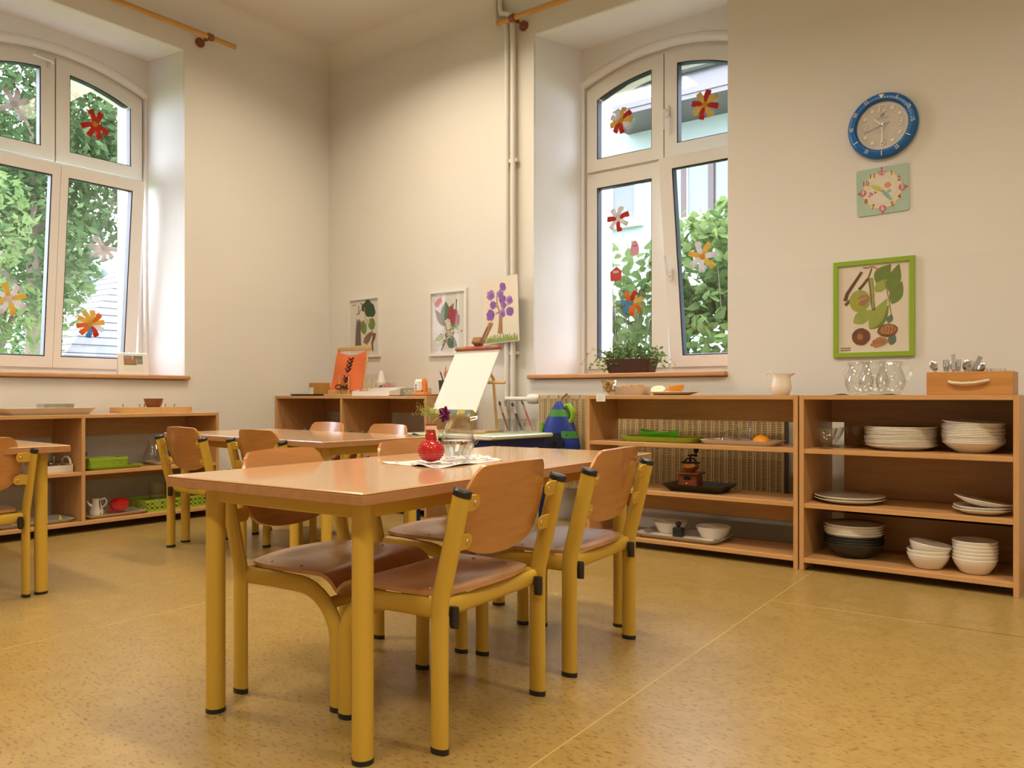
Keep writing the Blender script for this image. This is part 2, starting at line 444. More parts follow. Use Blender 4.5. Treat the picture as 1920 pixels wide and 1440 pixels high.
def fixn(me):
    bm=bmesh.new(); bm.from_mesh(me); bmesh.ops.recalc_face_normals(bm,faces=bm.faces); bm.to_mesh(me); bm.free()

def link(name, me, m, parent=None, smooth=False):
    if m is not None:
        me.materials.clear(); me.materials.append(M[m] if isinstance(m,str) else m)
    if smooth:
        me.polygons.foreach_set('use_smooth',[True]*len(me.polygons))
        try: me.set_sharp_from_angle(angle=R_(38))
        except Exception: pass
    o=bpy.data.objects.new(name,me); COL.objects.link(o)
    if parent is not None: o.parent=parent
    return o

def thing(name,label,cat,loc=(0,0,0),rotz=0.0,group=None,rot=None):
    o=bpy.data.objects.new(name,None); COL.objects.link(o)
    o.empty_display_size=0.05
    o.location=loc; o.rotation_euler=rot if rot is not None else (0,0,rotz)
    o['label']=label;o['category']=cat
    if group:o['group']=group
    return o
def tag(o,label,cat,group=None,loc=None,rotz=None):
    o['label']=label;o['category']=cat
    if group:o['group']=group
    if loc is not None:o.location=loc
    if rotz is not None:o.rotation_euler=(0,0,rotz)
    return o
def struct(o): o['kind']='structure'; return o
def stuff(o): o['kind']='stuff'; return o
def dup(root,loc,rotz,label,group=None):
    r=root.copy(); COL.objects.link(r); r.location=loc; r.rotation_euler=(0,0,rotz)
    r['label']=label
    if group:r['group']=group
    for ch in list(root.children):
        c=ch.copy(); COL.objects.link(c); c.parent=r
        for g in ch.children:
            d=g.copy(); COL.objects.link(d); d.parent=c
    return r
_tx={}
def text_mesh(s,size,ext=0.0004):
    k=(s,size,ext)
    if k not in _tx:
        cu=bpy.data.curves.new('lettering','FONT'); cu.body=s; cu.size=size; cu.extrude=ext
        cu.align_x='CENTER';cu.align_y='CENTER';cu.resolution_u=3
        ob=bpy.data.objects.new('lettering_source',cu); COL.objects.link(ob)
        dg=bpy.context.evaluated_depsgraph_get()
        me=bpy.data.meshes.new_from_object(ob.evaluated_get(dg))
        bpy.data.objects.remove(ob,do_unlink=True); bpy.data.curves.remove(cu)
        _tx[k]=me
    return _tx[k].copy()
def text(name,s,size,m,parent,loc,rot=(PI/2,0,0),sx=1.0,ext=0.0004):
    o=link(name,text_mesh(s,size,ext),m,parent); o.location=loc;o.rotation_euler=rot;o.scale=(sx,1,1); return o
ORD=['topmost','second','third','fourth','fifth','sixth','seventh','eighth','ninth','tenth','eleventh','twelfth','thirteenth','fourteenth','fifteenth']
def ordl(i,n):
    if i==n-1: return 'lowest'
    return ORD[i]
# ------------------------------------------------------------------ room shell
XL, YR, H = -4.80, 4.02, 3.30
XE, YE = 2.6, -3.4           # far sides of the room, behind the camera
struct(MB().box(XL-0.7, XE+0.3, YE-0.3, YR+0.7, -0.12, 0.0).build('floor', 'floor'))
FLOOR = bpy.data.objects['floor']
def seam(x0,y0,x1,y1,m,w=0.0014):
    d=Vector((x1-x0,y1-y0,0)).normalized()*1.0; n=Vector((-d.y,d.x,0))*w
    p=[(x0+n.x,y0+n.y),(x1+n.x,y1+n.y),(x1-n.x,y1-n.y),(x0-n.x,y0-n.y)]
    MB().prism(p,0.0,0.0006).build('floor_seam',m,FLOOR)
seam(-1.052,YR,-0.71,YE,'seam'); seam(-2.60,YR,-2.53,YE,'seam')
seam(-1.0,2.845,-0.50,2.863,'seam',0.0012); seam(-0.50,2.863,-0.06,2.879,'seamdark',0.0012)

struct(MB().box(XL-0.7, XE+0.3, YE-0.3, YR+0.7, H, H+0.15).build('ceiling', 'ceiling'))

def arch_z(u, apex, rad): return apex-(rad-math.sqrt(max(0,rad*rad-u*u)))
def outline(u0,u1,zb,apex,rad,n=12,c=0.0):
    """rectangle with a segmental arch on top (arch centred on u=c)"""
    pts=[(u0,zb),(u1,zb)]
    for i in range(n+1):
        u=u1+(u0-u1)*i/n
        pts.append((u, arch_z(u-c,apex,rad) if rad else apex))
    return pts

def wall_with_window(name, loc, rotz, ua, ub, f0, f1, c):
    """wall from u=ua..ub; opening f0..f1 on the room side; window centred on c"""
    root=bpy.data.objects.new(name,None); COL.objects.link(root); root.location=loc; root.rotation_euler=(0,0,rotz)
    zs,zt=0.832,2.96; hw=0.60; d1=0.37; d2=0.68
    b0,b1=c-hw+0.03,c+hw-0.03
    b0=max(b0,f0); b1=max(min(b1,f1),f1-0.11)
    m=MB()
    for (p,q) in ((ua,f0),(f1,ub)): m.box(p,q,0,0.02,0,H)
    m.box(f0,f1,0,0.02,0,zs); m.box(f0,f1,0,0.02,zt,H)
    m.build('plaster_face','wall',root)
    m=MB()
    m.prism([(ua,0.02),(f0,0.02),(b0,d1),(ua,d1)],0,H); m.prism([(f1,0.02),(ub,0.02),(ub,d1),(b1,d1)],0,H)
    m.box(f0,f1,0.02,d1,0,zs); m.box(f0,f1,0.02,d1,zt,H)
    m.build('reveal','reveal',root)
    # outer leaf with the arched opening
    m=MB(); h2=0.555
    m.box(ua,c-h2,d1,d2,-1.5,H); m.box(c+h2,ub,d1,d2,-1.5,H); m.box(c-h2,c+h2,d1,d2,-1.5,0.86)
    n=16
    for i in range(n):
        u0=-h2+2*h2*i/n; u1=-h2+2*h2*(i+1)/n
        z0,z1=arch_z(u0,2.835,1.42),arch_z(u1,2.835,1.42)
        vs=[(c+u0,d1,z0),(c+u1,d1,z1),(c+u1,d1,H),(c+u0,d1,H),(c+u0,d2,z0),(c+u1,d2,z1),(c+u1,d2,H),(c+u0,d2,H)]
        m.add(vs,[(0,1,2,3),(4,7,6,5),(0,4,5,1)])
    m.build('arched_surround','reveal',root)
    # soft plaster edge round the arch
    pts=[(c+u,d1+0.020,arch_z(u,2.84,1.42)+0.016) for u in [-h2-0.03+2*(h2+0.03)*i/20 for i in range(21)]]
    MB().tube(pts,0.032,10).build('arch_moulding','reveal',root,True)
    m=MB()
    m.box(c-h2-0.001,c-h2+0.02,0.50,d2+0.02,0.86,2.73); m.box(c+h2-0.02,c+h2+0.001,0.50,d2+0.02,0.86,2.73); 
    for i in range(n):
        u0=-h2+2*h2*i/n; u1=-h2+2*h2*(i+1)/n
        z0,z1=arch_z(u0,2.835,1.42),arch_z(u1,2.835,1.42)
        m.add([(c+u0,0.5,z0-.02),(c+u1,0.5,z1-.02),(c+u1,d2+.02,z1-.02),(c+u0,d2+.02,z0-.02),(c+u0,0.5,z0),(c+u1,0.5,z1),(c+u1,d2+.02,z1),(c+u0,d2+.02,z0)],
              [(0,3,2,1),(4,5,6,7),(0,1,5,4),(3,7,6,2)])
    m.build('outer_reveal','outreveal',root)
    struct(root)
    return root
WR=wall_with_window('wall_right',(0,YR,0),0,XL-0.7,XE+0.3,-2.883,-1.637,-2.198)
WL=wall_with_window('wall_left',(XL,0,0),PI/2,YE-0.3,YR,1.604,2.840,2.222)
struct(MB().box(XE,XE+0.3,YE-0.3,YR,0,H).build('wall_front','wall'))
struct(MB().box(XL,XE,YE-0.3,YE,0,H).build('wall_rear','wall'))
# soft cove between wall and ceiling
def cove(name,p0,p1,nx,ny,r=0.13):
    P=[]
    for (x,y) in (p0,p1):
        row=[]
        for i in range(9):
            a=PI/2*i/8
            k=r*(1-math.sin(a)); zz=H-r*(1-math.cos(a))
            row.append((x+nx*k,y+ny*k,zz))
        P.append(row)
    m=MB(); n=9
    vs=[p for row in P for p in row]; fs=[(j,j+1,n+j+1,n+j) for j in range(n-1)]
    vs+=[(p0[0],p0[1],H),(p1[0],p1[1],H)]; k=2*n
    fs+=[tuple([k]+list(range(n-1,-1,-1))),tuple([k+1]+list(range(n,2*n))),(k,k+1,n,0),(k,n-1,2*n-1,k+1)]
    m.add(vs,fs); return struct(m.build(name,'wall',None,True))
cove('trim_1',(XL,YR),(XE,YR),0,-1); cove('trim_2',(XL,YE),(XL,YR),1,0)

# window sills
def sill(name,loc,rotz,u0,u1):
    o=MB().bevbox(u0,u1,-0.035,0.395,0.836,0.862,0.006).build(name,'sill'); o.location=loc;o.rotation_euler=(0,0,rotz); return struct(o)
sill('trim_3',(0,YR,0),0,-2.915,-1.637); sill('trim_4',(XL,0,0),PI/2,1.57,2.865)

# ------------------------------------------------------------------ windows
def make_window(name,loc,rotz,c,lower,handles,dirs):
    root=bpy.data.objects.new(name,None); COL.objects.link(root); root.location=loc;root.rotation_euler=(0,0,rotz); struct(root)
    fr=MB()
    fr.ring(outline(c-.578,c+.578,.862,2.832,1.42,16,c),outline(c-.525,c+.525,.925,2.775,1.30,16,c),.405,.475)
    fr.box(c-.53,c+.53,.408,.47,2.105,2.185); fr.box(c-.035,c+.035,.408,.47,2.18,2.775)
    fr.box(c-.53,c+.53,.408,.47,.862,.93)
    fr.build('window_frame','pvc',root)
    out={}
    def sash(key,o,i,zo,zi,apo=None,api=None,tilt=0.0):
        zb=zo[0]
        s=MB(); n=12
        if apo:
            A=outline(c+o[0],c+o[1],0,*apo,n,c); B=outline(c+i[0],c+i[1],0,*api,n,c)
            A=[(u,(0 if k<2 else z-zb)) for k,(u,z) in enumerate(A)]; B=[(u,(zi[0]-zb if k<2 else z-zb)) for k,(u,z) in enumerate(B)]
        else:
            A=[(c+o[0],0),(c+o[1],0),(c+o[1],zo[1]-zb),(c+o[0],zo[1]-zb)]; B=[(c+i[0],zi[0]-zb),(c+i[1],zi[0]-zb),(c+i[1],zi[1]-zb),(c+i[0],zi[1]-zb)]
        s.ring(A,B,0,.062)
        so=s.build('sash','pvc',root); so.location=(0,.392,zb); so.rotation_euler=(tilt,0,0)
        # gasket: thin dark ring inside the glazing opening
        mid=(sum(p[0] for p in B)/len(B),sum(p[1] for p in B)/len(B))
        def inset(P,k):
            q=[]
            for (u,z) in P:
                q.append((u+(k if u<mid[0] else -k), z+(k if z<mid[1] else -k)))
            return q
        MB().ring(inset(B,-.002),inset(B,.006),.006,.052).build('gasket','gasket',so)
        G=inset(B,-.004)
        pm=MB(); pm.add([(u,.034,z) for u,z in G]+[(u,.040,z) for u,z in G],[tuple(range(len(G))),tuple(range(2*len(G)-1,len(G)-1,-1))])
        pm.build('pane','pane',so)
        for (hu,hz,up) in [h for h in handles if h[0]==key for h in [h[1:]]]:
            hm=MB().bevbox(c+hu-.014,c+hu+.014,-.012,.002,hz-zb-.034,hz-zb+.034,.005)
            dx,dz=up if isinstance(up,tuple) else (-.1,up)
            hm.tube([(c+hu,-.004,hz-zb),(c+hu,-.035,hz-zb),(c+hu+dx*.018,-.045,hz-zb+dz*.018),(c+hu+dx*.07,-.045,hz-zb+dz*.07),(c+hu+dx*.115,-.042,hz-zb+dz*.115)],.0085,8)
            hm.build('handle','pvc',so,True)
        out[key]=(so,zb)
    sash('ul',(-.545,-.004),(-.472,-.082),(2.168,0),(2.242,0),(2.80,1.36),(2.727,1.116))
    sash('ur',(.004,.545),(.084,.472),(2.168,0),(2.242,0),(2.80,1.36),(2.727,1.116))
    for k in ('ll','lr'):
        o,i,t=lower[k]
        sash(k,o,i,(.905,2.128),(.972,2.06),tilt=t)
    return root,out
W1,S1=make_window('window_1',(0,YR,0),0,-2.198,
    {'ll':((-.545,.028),(-.472,-.082),0.0),'lr':((.045,.545),(.124,.472),R_(7.6))},
    [('ur',.026,2.443,-1),('lr',.078,1.45,1)],None)
W2,S2=make_window('window_2',(XL,0,0),PI/2,2.222,
    {'ll':((-.53,-.018),(-.455,-.064),R_(5.6)),'lr':((-.016,.50),(.028,.425),R_(5.6))},
    [('ul',-.03,2.752,(-1,.12))],None)
def pane_matrix(win,S,key,c,u,z,off=0.0):
    """world matrix of a point on the room side of a pane; local x = along wall, z = up, -y = into the room"""
    so,zb=S[key]
    mw=Matrix.Translation(win.location)@Matrix.Rotation(win.rotation_euler.z,4,'Z')
    ms=Matrix.Translation(so.location)@Matrix.Rotation(so.rotation_euler.x,4,'X')
    return mw@ms@Matrix.Translation((c+u,.033-off,z-zb))

# ------------------------------------------------------------------ ceiling lamps (two rows of louvred fluorescent fittings)
def ceiling_lamp(x,y,label):
    t=thing('ceiling_lamp',label,'lamp',(x,y,H),0,'louvred ceiling lamps')
    L,W=1.24,.26
    m=MB().box(-L/2,L/2,-W/2,W/2,-.012,0)
    for s in (-1,1):
        m.box(-L/2,L/2,s*W/2-.006,s*W/2+.006,-.085,0); m.box(s*L/2-.006,s*L/2+.006,-W/2,W/2,-.085,0)
    m.build('housing','lampmetal',t)
    for s in (-1,1):
        MB().cyl((-L/2+.02,s*.06,-.035),(L/2-.02,s*.06,-.035),.013,n=10).build('tube','tubelight',t)
    sl=MB()
    for i in range(17):
        xx=-L/2+L*(i+.5)/17; sl.box(xx-.0015,xx+.0015,-W/2,W/2,-.082,-.052)
    sl.box(-L/2,L/2,-.002,.002,-.082,-.04)
    sl.build('louvre','lampmetal',t)
    ld=bpy.data.lights.new('lamp_light','AREA'); ld.shape='RECTANGLE'; ld.size=1.2; ld.size_y=.22; ld.energy=LAMP_POWER; ld.color=LAMP_COLOR; ld.spread=LAMP_SPREAD
    lo=bpy.data.objects.new('lamp_light',ld); COL.objects.link(lo); lo.parent=t; lo.location=(0,0,-.092)
    return t
ceiling_lamp(-3.28,3.02,'louvred white ceiling lamp in the corner between the windows')
ceiling_lamp(-3.28,0.6,'louvred white ceiling lamp over the left tables')
ceiling_lamp(-1.1,1.7,'louvred white ceiling lamp over the front table')
ceiling_lamp(1.1,1.7,'louvred white ceiling lamp at the right side of the room')
ceiling_lamp(-1.1,-0.9,'louvred white ceiling lamp behind the camera on the left')
ceiling_lamp(1.1,-0.9,'louvred white ceiling lamp behind the camera on the right')

# ------------------------------------------------------------------ outdoors
GZ=-0.9
struct(MB().box(-40,20,-15,40,GZ-.1,GZ).build('ground','grass'))
gr=bpy.data.objects['ground']
def leaf_mesh(n,rad,fn,size,seed,heart=False,up=0.35):
    """n leaves, fn(rng)->(n,3) centres"""
    rng=np.random.default_rng(seed)
    C=fn(rng,n)
    nrm=rng.normal(size=(n,3)); nrm[:,2]+=up*2; nrm/=np.linalg.norm(nrm,axis=1)[:,None]
    t=rng.normal(size=(n,3)); t-=nrm*(t*nrm).sum(1)[:,None]; t/=np.linalg.norm(t,axis=1)[:,None]
    b=np.cross(nrm,t)
    s=size*rng.uniform(.6,1.25,size=n)[:,None]
    if heart: L=[(0,0,0),(.42,.28,.06),(.36,-.18,.05),(-.18,-.30,.02)][:0]+[(-.5,0,0),(-.28,.36,.07),(.12,.34,.06),(.62,0,-.04),(.12,-.34,.06),(-.28,-.36,.07)]
    else: L=[(-.5,0,0),(0,.24,.05),(.55,0,-.03),(0,-.24,.05)]
    k=len(L)
    V=np.concatenate([(C+s*(t*a+b*q+nrm*w))[:,None,:] for a,q,w in L],1).reshape(-1,3)
    F=np.arange(n*k).reshape(n,k)
    me=bpy.data.meshes.new('leaves'); me.from_pydata(V.tolist(),[],F.tolist()); me.update()
    return me
def blob(centers):
    """sampler over a list of (c, r) ellipsoids, denser toward their skins"""
    cs=np.array([c for c,r in centers],float); rs=np.array([r for c,r in centers],float)
    w=(rs.prod(1))**(2/3); w/=w.sum()
    def fn(rng,n):
        i=rng.choice(len(cs),n,p=w); d=rng.normal(size=(n,3)); d/=np.linalg.norm(d,axis=1)[:,None]
        q=rng.uniform(.35,1,size=n)**.5
        return cs[i]+d*q[:,None]*rs[i]
    return fn
def branchy(path,r0,r1):
    n=len(path); return path,[r0+(r1-r0)*i/(n-1) for i in range(n)]
def tree(name,label,base,blobs,n,size,m,trunk_h,seed,group='trees and shrubs outside the windows',cat='tree',branches=5,tr=.12):
    t=thing(name,label,cat,(base[0],base[1],GZ),0,group)
    rng=random.Random(seed)
    rel=[((c[0]-base[0],c[1]-base[1],c[2]-GZ),r) for c,r in blobs]
    mb=MB()
    top=(0.1,0,trunk_h)
    mb.tube([(0,0,0),(.05,.02,trunk_h*.4),(.0,.05,trunk_h*.8),top],[tr,tr*.85,tr*.7,tr*.55],9)
    for c,r in rel[:branches]:
        q=Vector(c); p0=Vector((0,.03,trunk_h*rng.uniform(.55,.95)))
        mid=(p0+q)/2+Vector((rng.uniform(-.2,.2),rng.uniform(-.2,.2),rng.uniform(-.1,.25)))
        mb.tube([p0,p0.lerp(mid,.5),mid,mid.lerp(q,.6)+Vector((0,.1,.05)),q],[tr*.5,tr*.42,tr*.32,tr*.22,tr*.1],7)
    mb.build('trunk','bark',t,True)
    me=leaf_mesh(n,1,blob(rel),size,seed); stuff(link('foliage',me,m,t))
    return t
# left window: garden trees
tree('chestnut_tree','tall leafy green tree filling the upper left window',(-11.5,4.6),[((-11.5,4.4,4.6),(1.8,1.7,1.5)),((-11,3.2,3.6),(1.3,1.2,1.3)),((-11.8,6.0,5.2),(1.6,1.5,1.4)),((-11.2,5.6,3.7),(1.2,1.0,.9)),((-11,4.2,2.6),(1.2,1.0,1.0)),((-12,7.4,4.6),(1.4,1.3,1.1)),((-11.5,2.0,4.8),(1.4,1.4,1.5)),((-11.6,5.2,6.4),(1.9,1.9,1.2))],26000,.14,'tree1',4.6,11,branches=7)
tree('maple_tree','bright green tree behind the tall leafy tree',(-14.5,5.2),[((-14.5,4.6,3.2),(1.6,1.5,1.5)),((-14.5,5.9,2.9),(1.2,.9,1.2)),((-14,3.2,2.4),(1.5,1.2,1.6)),((-14.5,6.2,4.6),(1.5,1.3,1.2)),((-15,7.6,6.2),(1.8,1.6,1.3)),((-14.6,3.0,5.6),(1.6,1.6,1.6))],13000,.16,'tree2',3.6,12)
tree('garden_shrub','pale green leafy shrub close outside the left window',(-8.0,2.75),[((-8,2.6,1.9),(.5,.45,.6)),((-8,2.95,2.3),(.35,.3,.45)),((-8.1,2.3,1.4),(.6,.6,.7)),((-8.0,3.15,1.2),(.5,.32,.55)),((-8,3.0,.4),(.6,.6,.7))],3200,.09,'tree2',2.2,13,tr=.03)
tree('thuja','dark green columnar conifer beside the shingled roof',(-12.5,5.05),[((-12.5,5.05,.4),(.5,.45,1.0)),((-12.5,5.05,1.2),(.36,.33,.8)),((-12.5,5.0,0.2),(.6,.7,.9))],5000,.10,'conifer',1.2,14)
tree('fir_tree','grey green fir beyond the shingled roof',(-19,8.3),[((-19,8.3,2.8),(.8,.8,.8)),((-19,8.0,4.0),(.7,.9,.6)),((-19,8.8,3.4),(.6,.7,.4))],2600,.22,'greyfir',4,15)
tree('hedge_shrub','low mid green shrub under the tall leafy tree',(-10.2,3.3),[((-10.2,2.8,.6),(.8,.9,.8)),((-10.2,3.7,.5),(.7,.7,.7)),((-10.3,1.6,.7),(.9,.9,1.0)),((-10.2,3.2,1.2),(.6,.7,.5))],7000,.10,'tree1',.8,16,tr=.05)
# neighbouring low roof seen through the left window
h=thing('garden_house','low house with pale grey shingled roof behind the garden','house',(-17,9.2,GZ),0)
MB().box(-2.4,2.4,-2.6,4,0,2.3).build('wall','facade',h)
rf=MB(); e0,e1=2.3,4.5
rf.add([(-2.8,-3.0,e0),(2.8,-3.0,e0),(2.8,4.4,e0),(-2.8,4.4,e0),(0,-.4,e1),(0,4.4,e1),(-2.8,-3.0,e0-.12),(2.8,-3.0,e0-.12),(2.8,4.4,e0-.12),(-2.8,4.4,e0-.12)],
   [(0,1,4),(1,2,5,4),(3,0,4,5),(2,3,5),(6,7,1,0),(7,8,2,1),(8,9,3,2),(9,6,0,3),(6,9,8,7)])
ro=rf.build('roof','slate',h)
sh=MB()
A=Vector((2.8,-3.0,e0));B=Vector((2.8,4.4,e0));Cc=Vector((0,-.4,e1));D=Vector((0,4.4,e1))
for i in range(14):
    f=(i+.5)/14; p=A.lerp(Cc,f);q=B.lerp(D,f); sh.tube([p+Vector((0,0,.006)),q+Vector((0,0,.006))],.008,4)
for i in range(14):
    f=(i+.5)/14; p=Vector((-2.8,-3.0,e0)).lerp(Cc,f);q=A.lerp(Cc,f); sh.tube([p+Vector((0,0,.006)),q+Vector((0,0,.006))],.008,4)
sh.build('shingle_course','slate',ro)
MB().tube([(2.86,-3.05,e0-.02),(2.86,4.4,e0-.02)],.07,8).build('gutter','gutter',h)
MB().box(-1.2,.2,2.2,5.5,0,6.4).build('tall_wing','facade',h)

# right window: neighbouring house
h=thing('neighbour_house','pale house with slate roof, dark gutter and brown windows','house',(-5.5,13,GZ),0)
g=-GZ
MB().box(-8,12,0,.4,0,5.60+g).build('wall','facade',h)
MB().box(-8,-1.45,.4,6,0,9).build('side_wing','facade',h)
rf=MB()
y0,z0=-1.0,6.02+g
rf.add([(-1.75,y0,z0),(12,y0,z0),(12,5.2,z0+4.2),(-1.75,5.2,z0+4.2),(-1.75,y0,z0-.1),(12,y0,z0-.1),(12,5.2,z0+4.1),(-1.75,5.2,z0+4.1)],
   [(0,1,2,3),(4,7,6,5),(0,4,5,1),(1,5,6,2),(2,6,7,3),(3,7,4,0)])
ro=rf.build('roof','slate',h)
sl=Vector((0,6.2,4.2)).normalized(); nr=Vector((0,-4.2,6.2)).normalized()
SM=MB().add([(-.30,0,.0),(0,-.352,.0),(.30,0,.0),(0,.352,.0),(-.30,0,.02),(0,-.352,.026),(.30,0,.02),(0,.352,.014)],[(0,3,2,1),(4,5,6,7),(0,1,5,4),(1,2,6,5),(2,3,7,6),(3,0,4,7)])
sme=bpy.data.meshes.new('slate'); sme.from_pydata(SM.v,[],SM.f); sme.update(); fixn(sme); sme.materials.append(M['slate'])
sm=Matrix(((1,sl.x,nr.x,0),(0,sl.y,nr.y,0),(0,sl.z,nr.z,0),(0,0,0,1)))
for row in range(1,15):
    for i in range(16):
        xx=-1.45+i*.62+(.31 if row%2 else 0); p=Vector((xx,y0,z0))+sl*(row*.365)
        o=bpy.data.objects.new('slate',sme); COL.objects.link(o); o.parent=ro; o.matrix_local=Matrix.Translation(p)@sm
MB().cyl((-1.2,-.1,z0+.85),(-1.2,-.55,z0+.80),.13,n=14).build('vent_pipe','gutter',ro)
MB().tube([(-1.85,y0-.06,z0-.02),(12,y0-.06,z0-.02)],.085,10).build('gutter','gutter',h)
MB().box(-1.7,12,y0,y0+.05,z0-.42,z0-.1).build('fascia','gutter',h)
MB().box(-1.7,12,y0+.02,.05,5.52+g,5.60+g).build('soffit','eave',h)
def hwin(x0,x1,z0,z1,bars,inner):
    w=MB().box(x0,x1,-.03,.05,z0,z1).build('window',inner,h)
    fr=MB().ring([(x0-.05,z0-.05),(x1+.05,z0-.05),(x1+.05,z1+.05),(x0-.05,z1+.05)],[(x0+.05,z0+.05),(x1-.05,z0+.05),(x1-.05,z1-.05),(x0+.05,z1-.05)],-.07,.0)
    fr.build('window_frame','pvc',w)
    for b in bars: MB().box(b-.05,b+.05,-.085,-.02,z0,z1).build('mullion','brownwin',w)
    MB().box(x0-.1,x1+.1,-.12,0,z0-.10,z0-.05).build('sill','pvc',w)
def wx(x): return x+5.5
hwin(wx(-7.55),wx(-6.98),3.92+g,4.85+g,[],'curtain')
hwin(wx(-6.05),wx(-5.10),3.84+g,4.95+g,[wx(-6.06),wx(-5.56)],'houseglass')
hwin(wx(-4.3),wx(-3.3),3.84+g,4.95+g,[wx(-3.8)],'houseglass')

# lilac bushes outside the right window: nearest leaves one by one, the rest joined
LEAF=None
def lilac(label,base,blobs,n,nleaf,seed,stems):
    t=thing('lilac_bush',label,'bush',(base[0],base[1],GZ),0,'trees and shrubs outside the windows')
    rel=[((c[0]-base[0],c[1]-base[1],c[2]-GZ),r) for c,r in blobs]
    rng=random.Random(seed); mb=MB()
    for i in range(stems):
        c,r=rel[i%len(rel)]
        q=Vector(c)+Vector((rng.uniform(-1,1)*r[0],rng.uniform(-1,1)*r[1],rng.uniform(0,1)*r[2]))
        p=Vector((rng.uniform(-.25,.25)+q.x*.35,rng.uniform(-.15,.15),0)); mid=p.lerp(q,.55)+Vector((rng.uniform(-.12,.12),0,.15))
        mb.tube([p,p.lerp(mid,.6),mid,q],[.013,.010,.007,.003],6)
    mb.build('stems','bark',t,True)
    fn=blob(rel)
    stuff(link('foliage',leaf_mesh(n,1,fn,.105,seed,True),'lilac',t))
    global LEAF
    if LEAF is None:
        LEAF=bpy.data.meshes.new('leaf')
        LEAF.from_pydata([(-.5,0,0),(-.28,.36,.07),(.12,.34,.06),(.62,0,-.06),(.12,-.34,.06),(-.28,-.36,.07)],[],[(0,1,2,3),(0,3,4,5)]); LEAF.update()
        LEAF.materials.append(M['lilac'])
    g=np.random.default_rng(seed+1); P=fn(g,nleaf*6)
    P=P[np.argsort(P[:,1])][:nleaf]
    for p in P:
        o=bpy.data.objects.new('leaf',LEAF); COL.objects.link(o); o.parent=t; o.location=p.tolist()
        o.rotation_euler=(g.uniform(-.9,.9),g.uniform(-.2,1.0),g.uniform(0,6.28)); s=.115*g.uniform(.7,1.3); o.scale=(s,s,s)
    return t
lilac('sparse young lilac bush left of the window handle outside',(-3.7,6.6),[((-3.85,6.6,1.35),(.42,.45,.85)),((-3.45,6.6,1.25),(.34,.4,.95)),((-4.4,6.7,1.3),(.5,.5,.8)),((-3.6,6.5,.2),(.7,.5,.6))],1300,160,21,60)
lilac('dense lilac bush behind the tilted sash of the right window',(-2.5,6.5),[((-2.95,6.5,1.8),(.38,.45,.55)),((-2.5,6.5,1.9),(.42,.45,.55)),((-2.7,6.4,1.0),(.55,.5,.7)),((-2.1,6.6,1.3),(.5,.5,.9)),((-1.6,6.7,1.5),(.5,.5,.9)),((-2.6,6.6,.2),(.9,.5,.6))],4200,170,22,18)
# ------------------------------------------------------------------ shelf units
def shelf_unit(label,loc,rot,L,D,Hh,shelves,dividers,rails,t=.019,group='beech shelf units along the walls'):
    u=thing('shelf_unit',label,'shelf',loc,rot,group)
    for x in (0,L-t): MB().bevbox(x,x+t,0,D,0,Hh,.0012).build('side_panel','beechz',u)
    MB().bevbox(t,L-t,0,D,Hh-t,Hh,.0012).build('top_board','beech',u)
    xs=[t]+[v for d in dividers for v in (d-t/2,d+t/2)]+[L-t]
    for d in dividers: MB().bevbox(d-t/2,d+t/2,.001,D,shelves[-1],Hh-t,.0012).build('divider','beechz',u)
    for z in shelves:
        if z==shelves[-1]: MB().bevbox(t,L-t,0,D,z-t,z,.0012).build('shelf','beech',u)
        else:
            for a,b in zip(xs[0::2],xs[1::2]): MB().bevbox(a,b,.002,D,z-t,z,.0012).build('shelf','beech',u)
    for z0,z1 in rails: MB().bevbox(t,L-t,D-.018,D-.001,z0,z1,.001).build('back_rail','beech',u)
    for x in (.01,L-t-.0):
        MB().box(x-.008,x+t-.008,.03,.07,-.0,.004).build('foot_pad','black',u)
    return u
shelf_unit('long beech shelf with fruit and coffee grinder in front of the radiator',(-2.130,3.42,0),0,1.045,.29,.735,[.510,.282,.053],[],[(.612,.716),(.158,.262)])
shelf_unit('narrower beech shelf at the right holding stacked crockery',(-1.078,3.415,0),0,.785,.42,.735,[.510,.282,.053],[],[(.612,.716),(.20,.262)])
MB().bevbox(.075,.785-.045,.402,.418,.053,.612,.001).build('back_panel','beech',bpy.data.objects['shelf_unit.001'])
shelf_unit('low beech shelf under the left window with trays and baskets',(-4.410,.90,0),PI/2,1.937,.36,.632,[.326,.061],[.33,1.13],[(.505,.612),(.245,.306)])
shelf_unit('beech shelf in the room corner with dressing frame on top',(-4.795,3.53,0),0,1.47,.46,.733,[.38,.06],[.70],[(.615,.713)])

# ------------------------------------------------------------------ tables
def make_table(label,loc,rot,L,W,T=.549):
    t=thing('table',label,'table',loc,rot,'beech topped tables with yellow legs')
    MB().bevbox(-L/2,L/2,-W/2,W/2,T-.006,T,.0025).build('tabletop','tabletop',t)
    MB().bevbox(-L/2,L/2,-W/2,W/2,T-.025,T-.0055,.001).build('edge_band','tableedge',t)
    lx,ly=L/2-.075,W/2-.075
    for s in (-1,1):
        MB().bevbox(-lx,lx,s*ly-.012,s*ly+.012,T-.062,T-.025,.003).build('apron_rail','yellow',t)
        MB().bevbox(s*lx-.012,s*lx+.012,-ly,ly,T-.062,T-.025,.003).build('apron_rail','yellow',t)
    for a in (-1,1):
        for b in (-1,1):
            lg=MB().cyl((a*lx,b*ly,.008),(a*lx,b*ly,T-.025),.0218,n=24).build('leg','yellow',t,True)
            MB().cyl((a*lx,b*ly,0),(a*lx,b*ly,.010),.0225,n=24).build('foot_cap','black',lg,True)
    return t
make_table('nearest beech table with red vase and glass jug on it',(-1.473,1.656,0),R_(93.3),1.30,.62)
make_table('beech table farther back, in front of the corner shelf',(-3.15,2.42,0),R_(-3),1.30,.62)
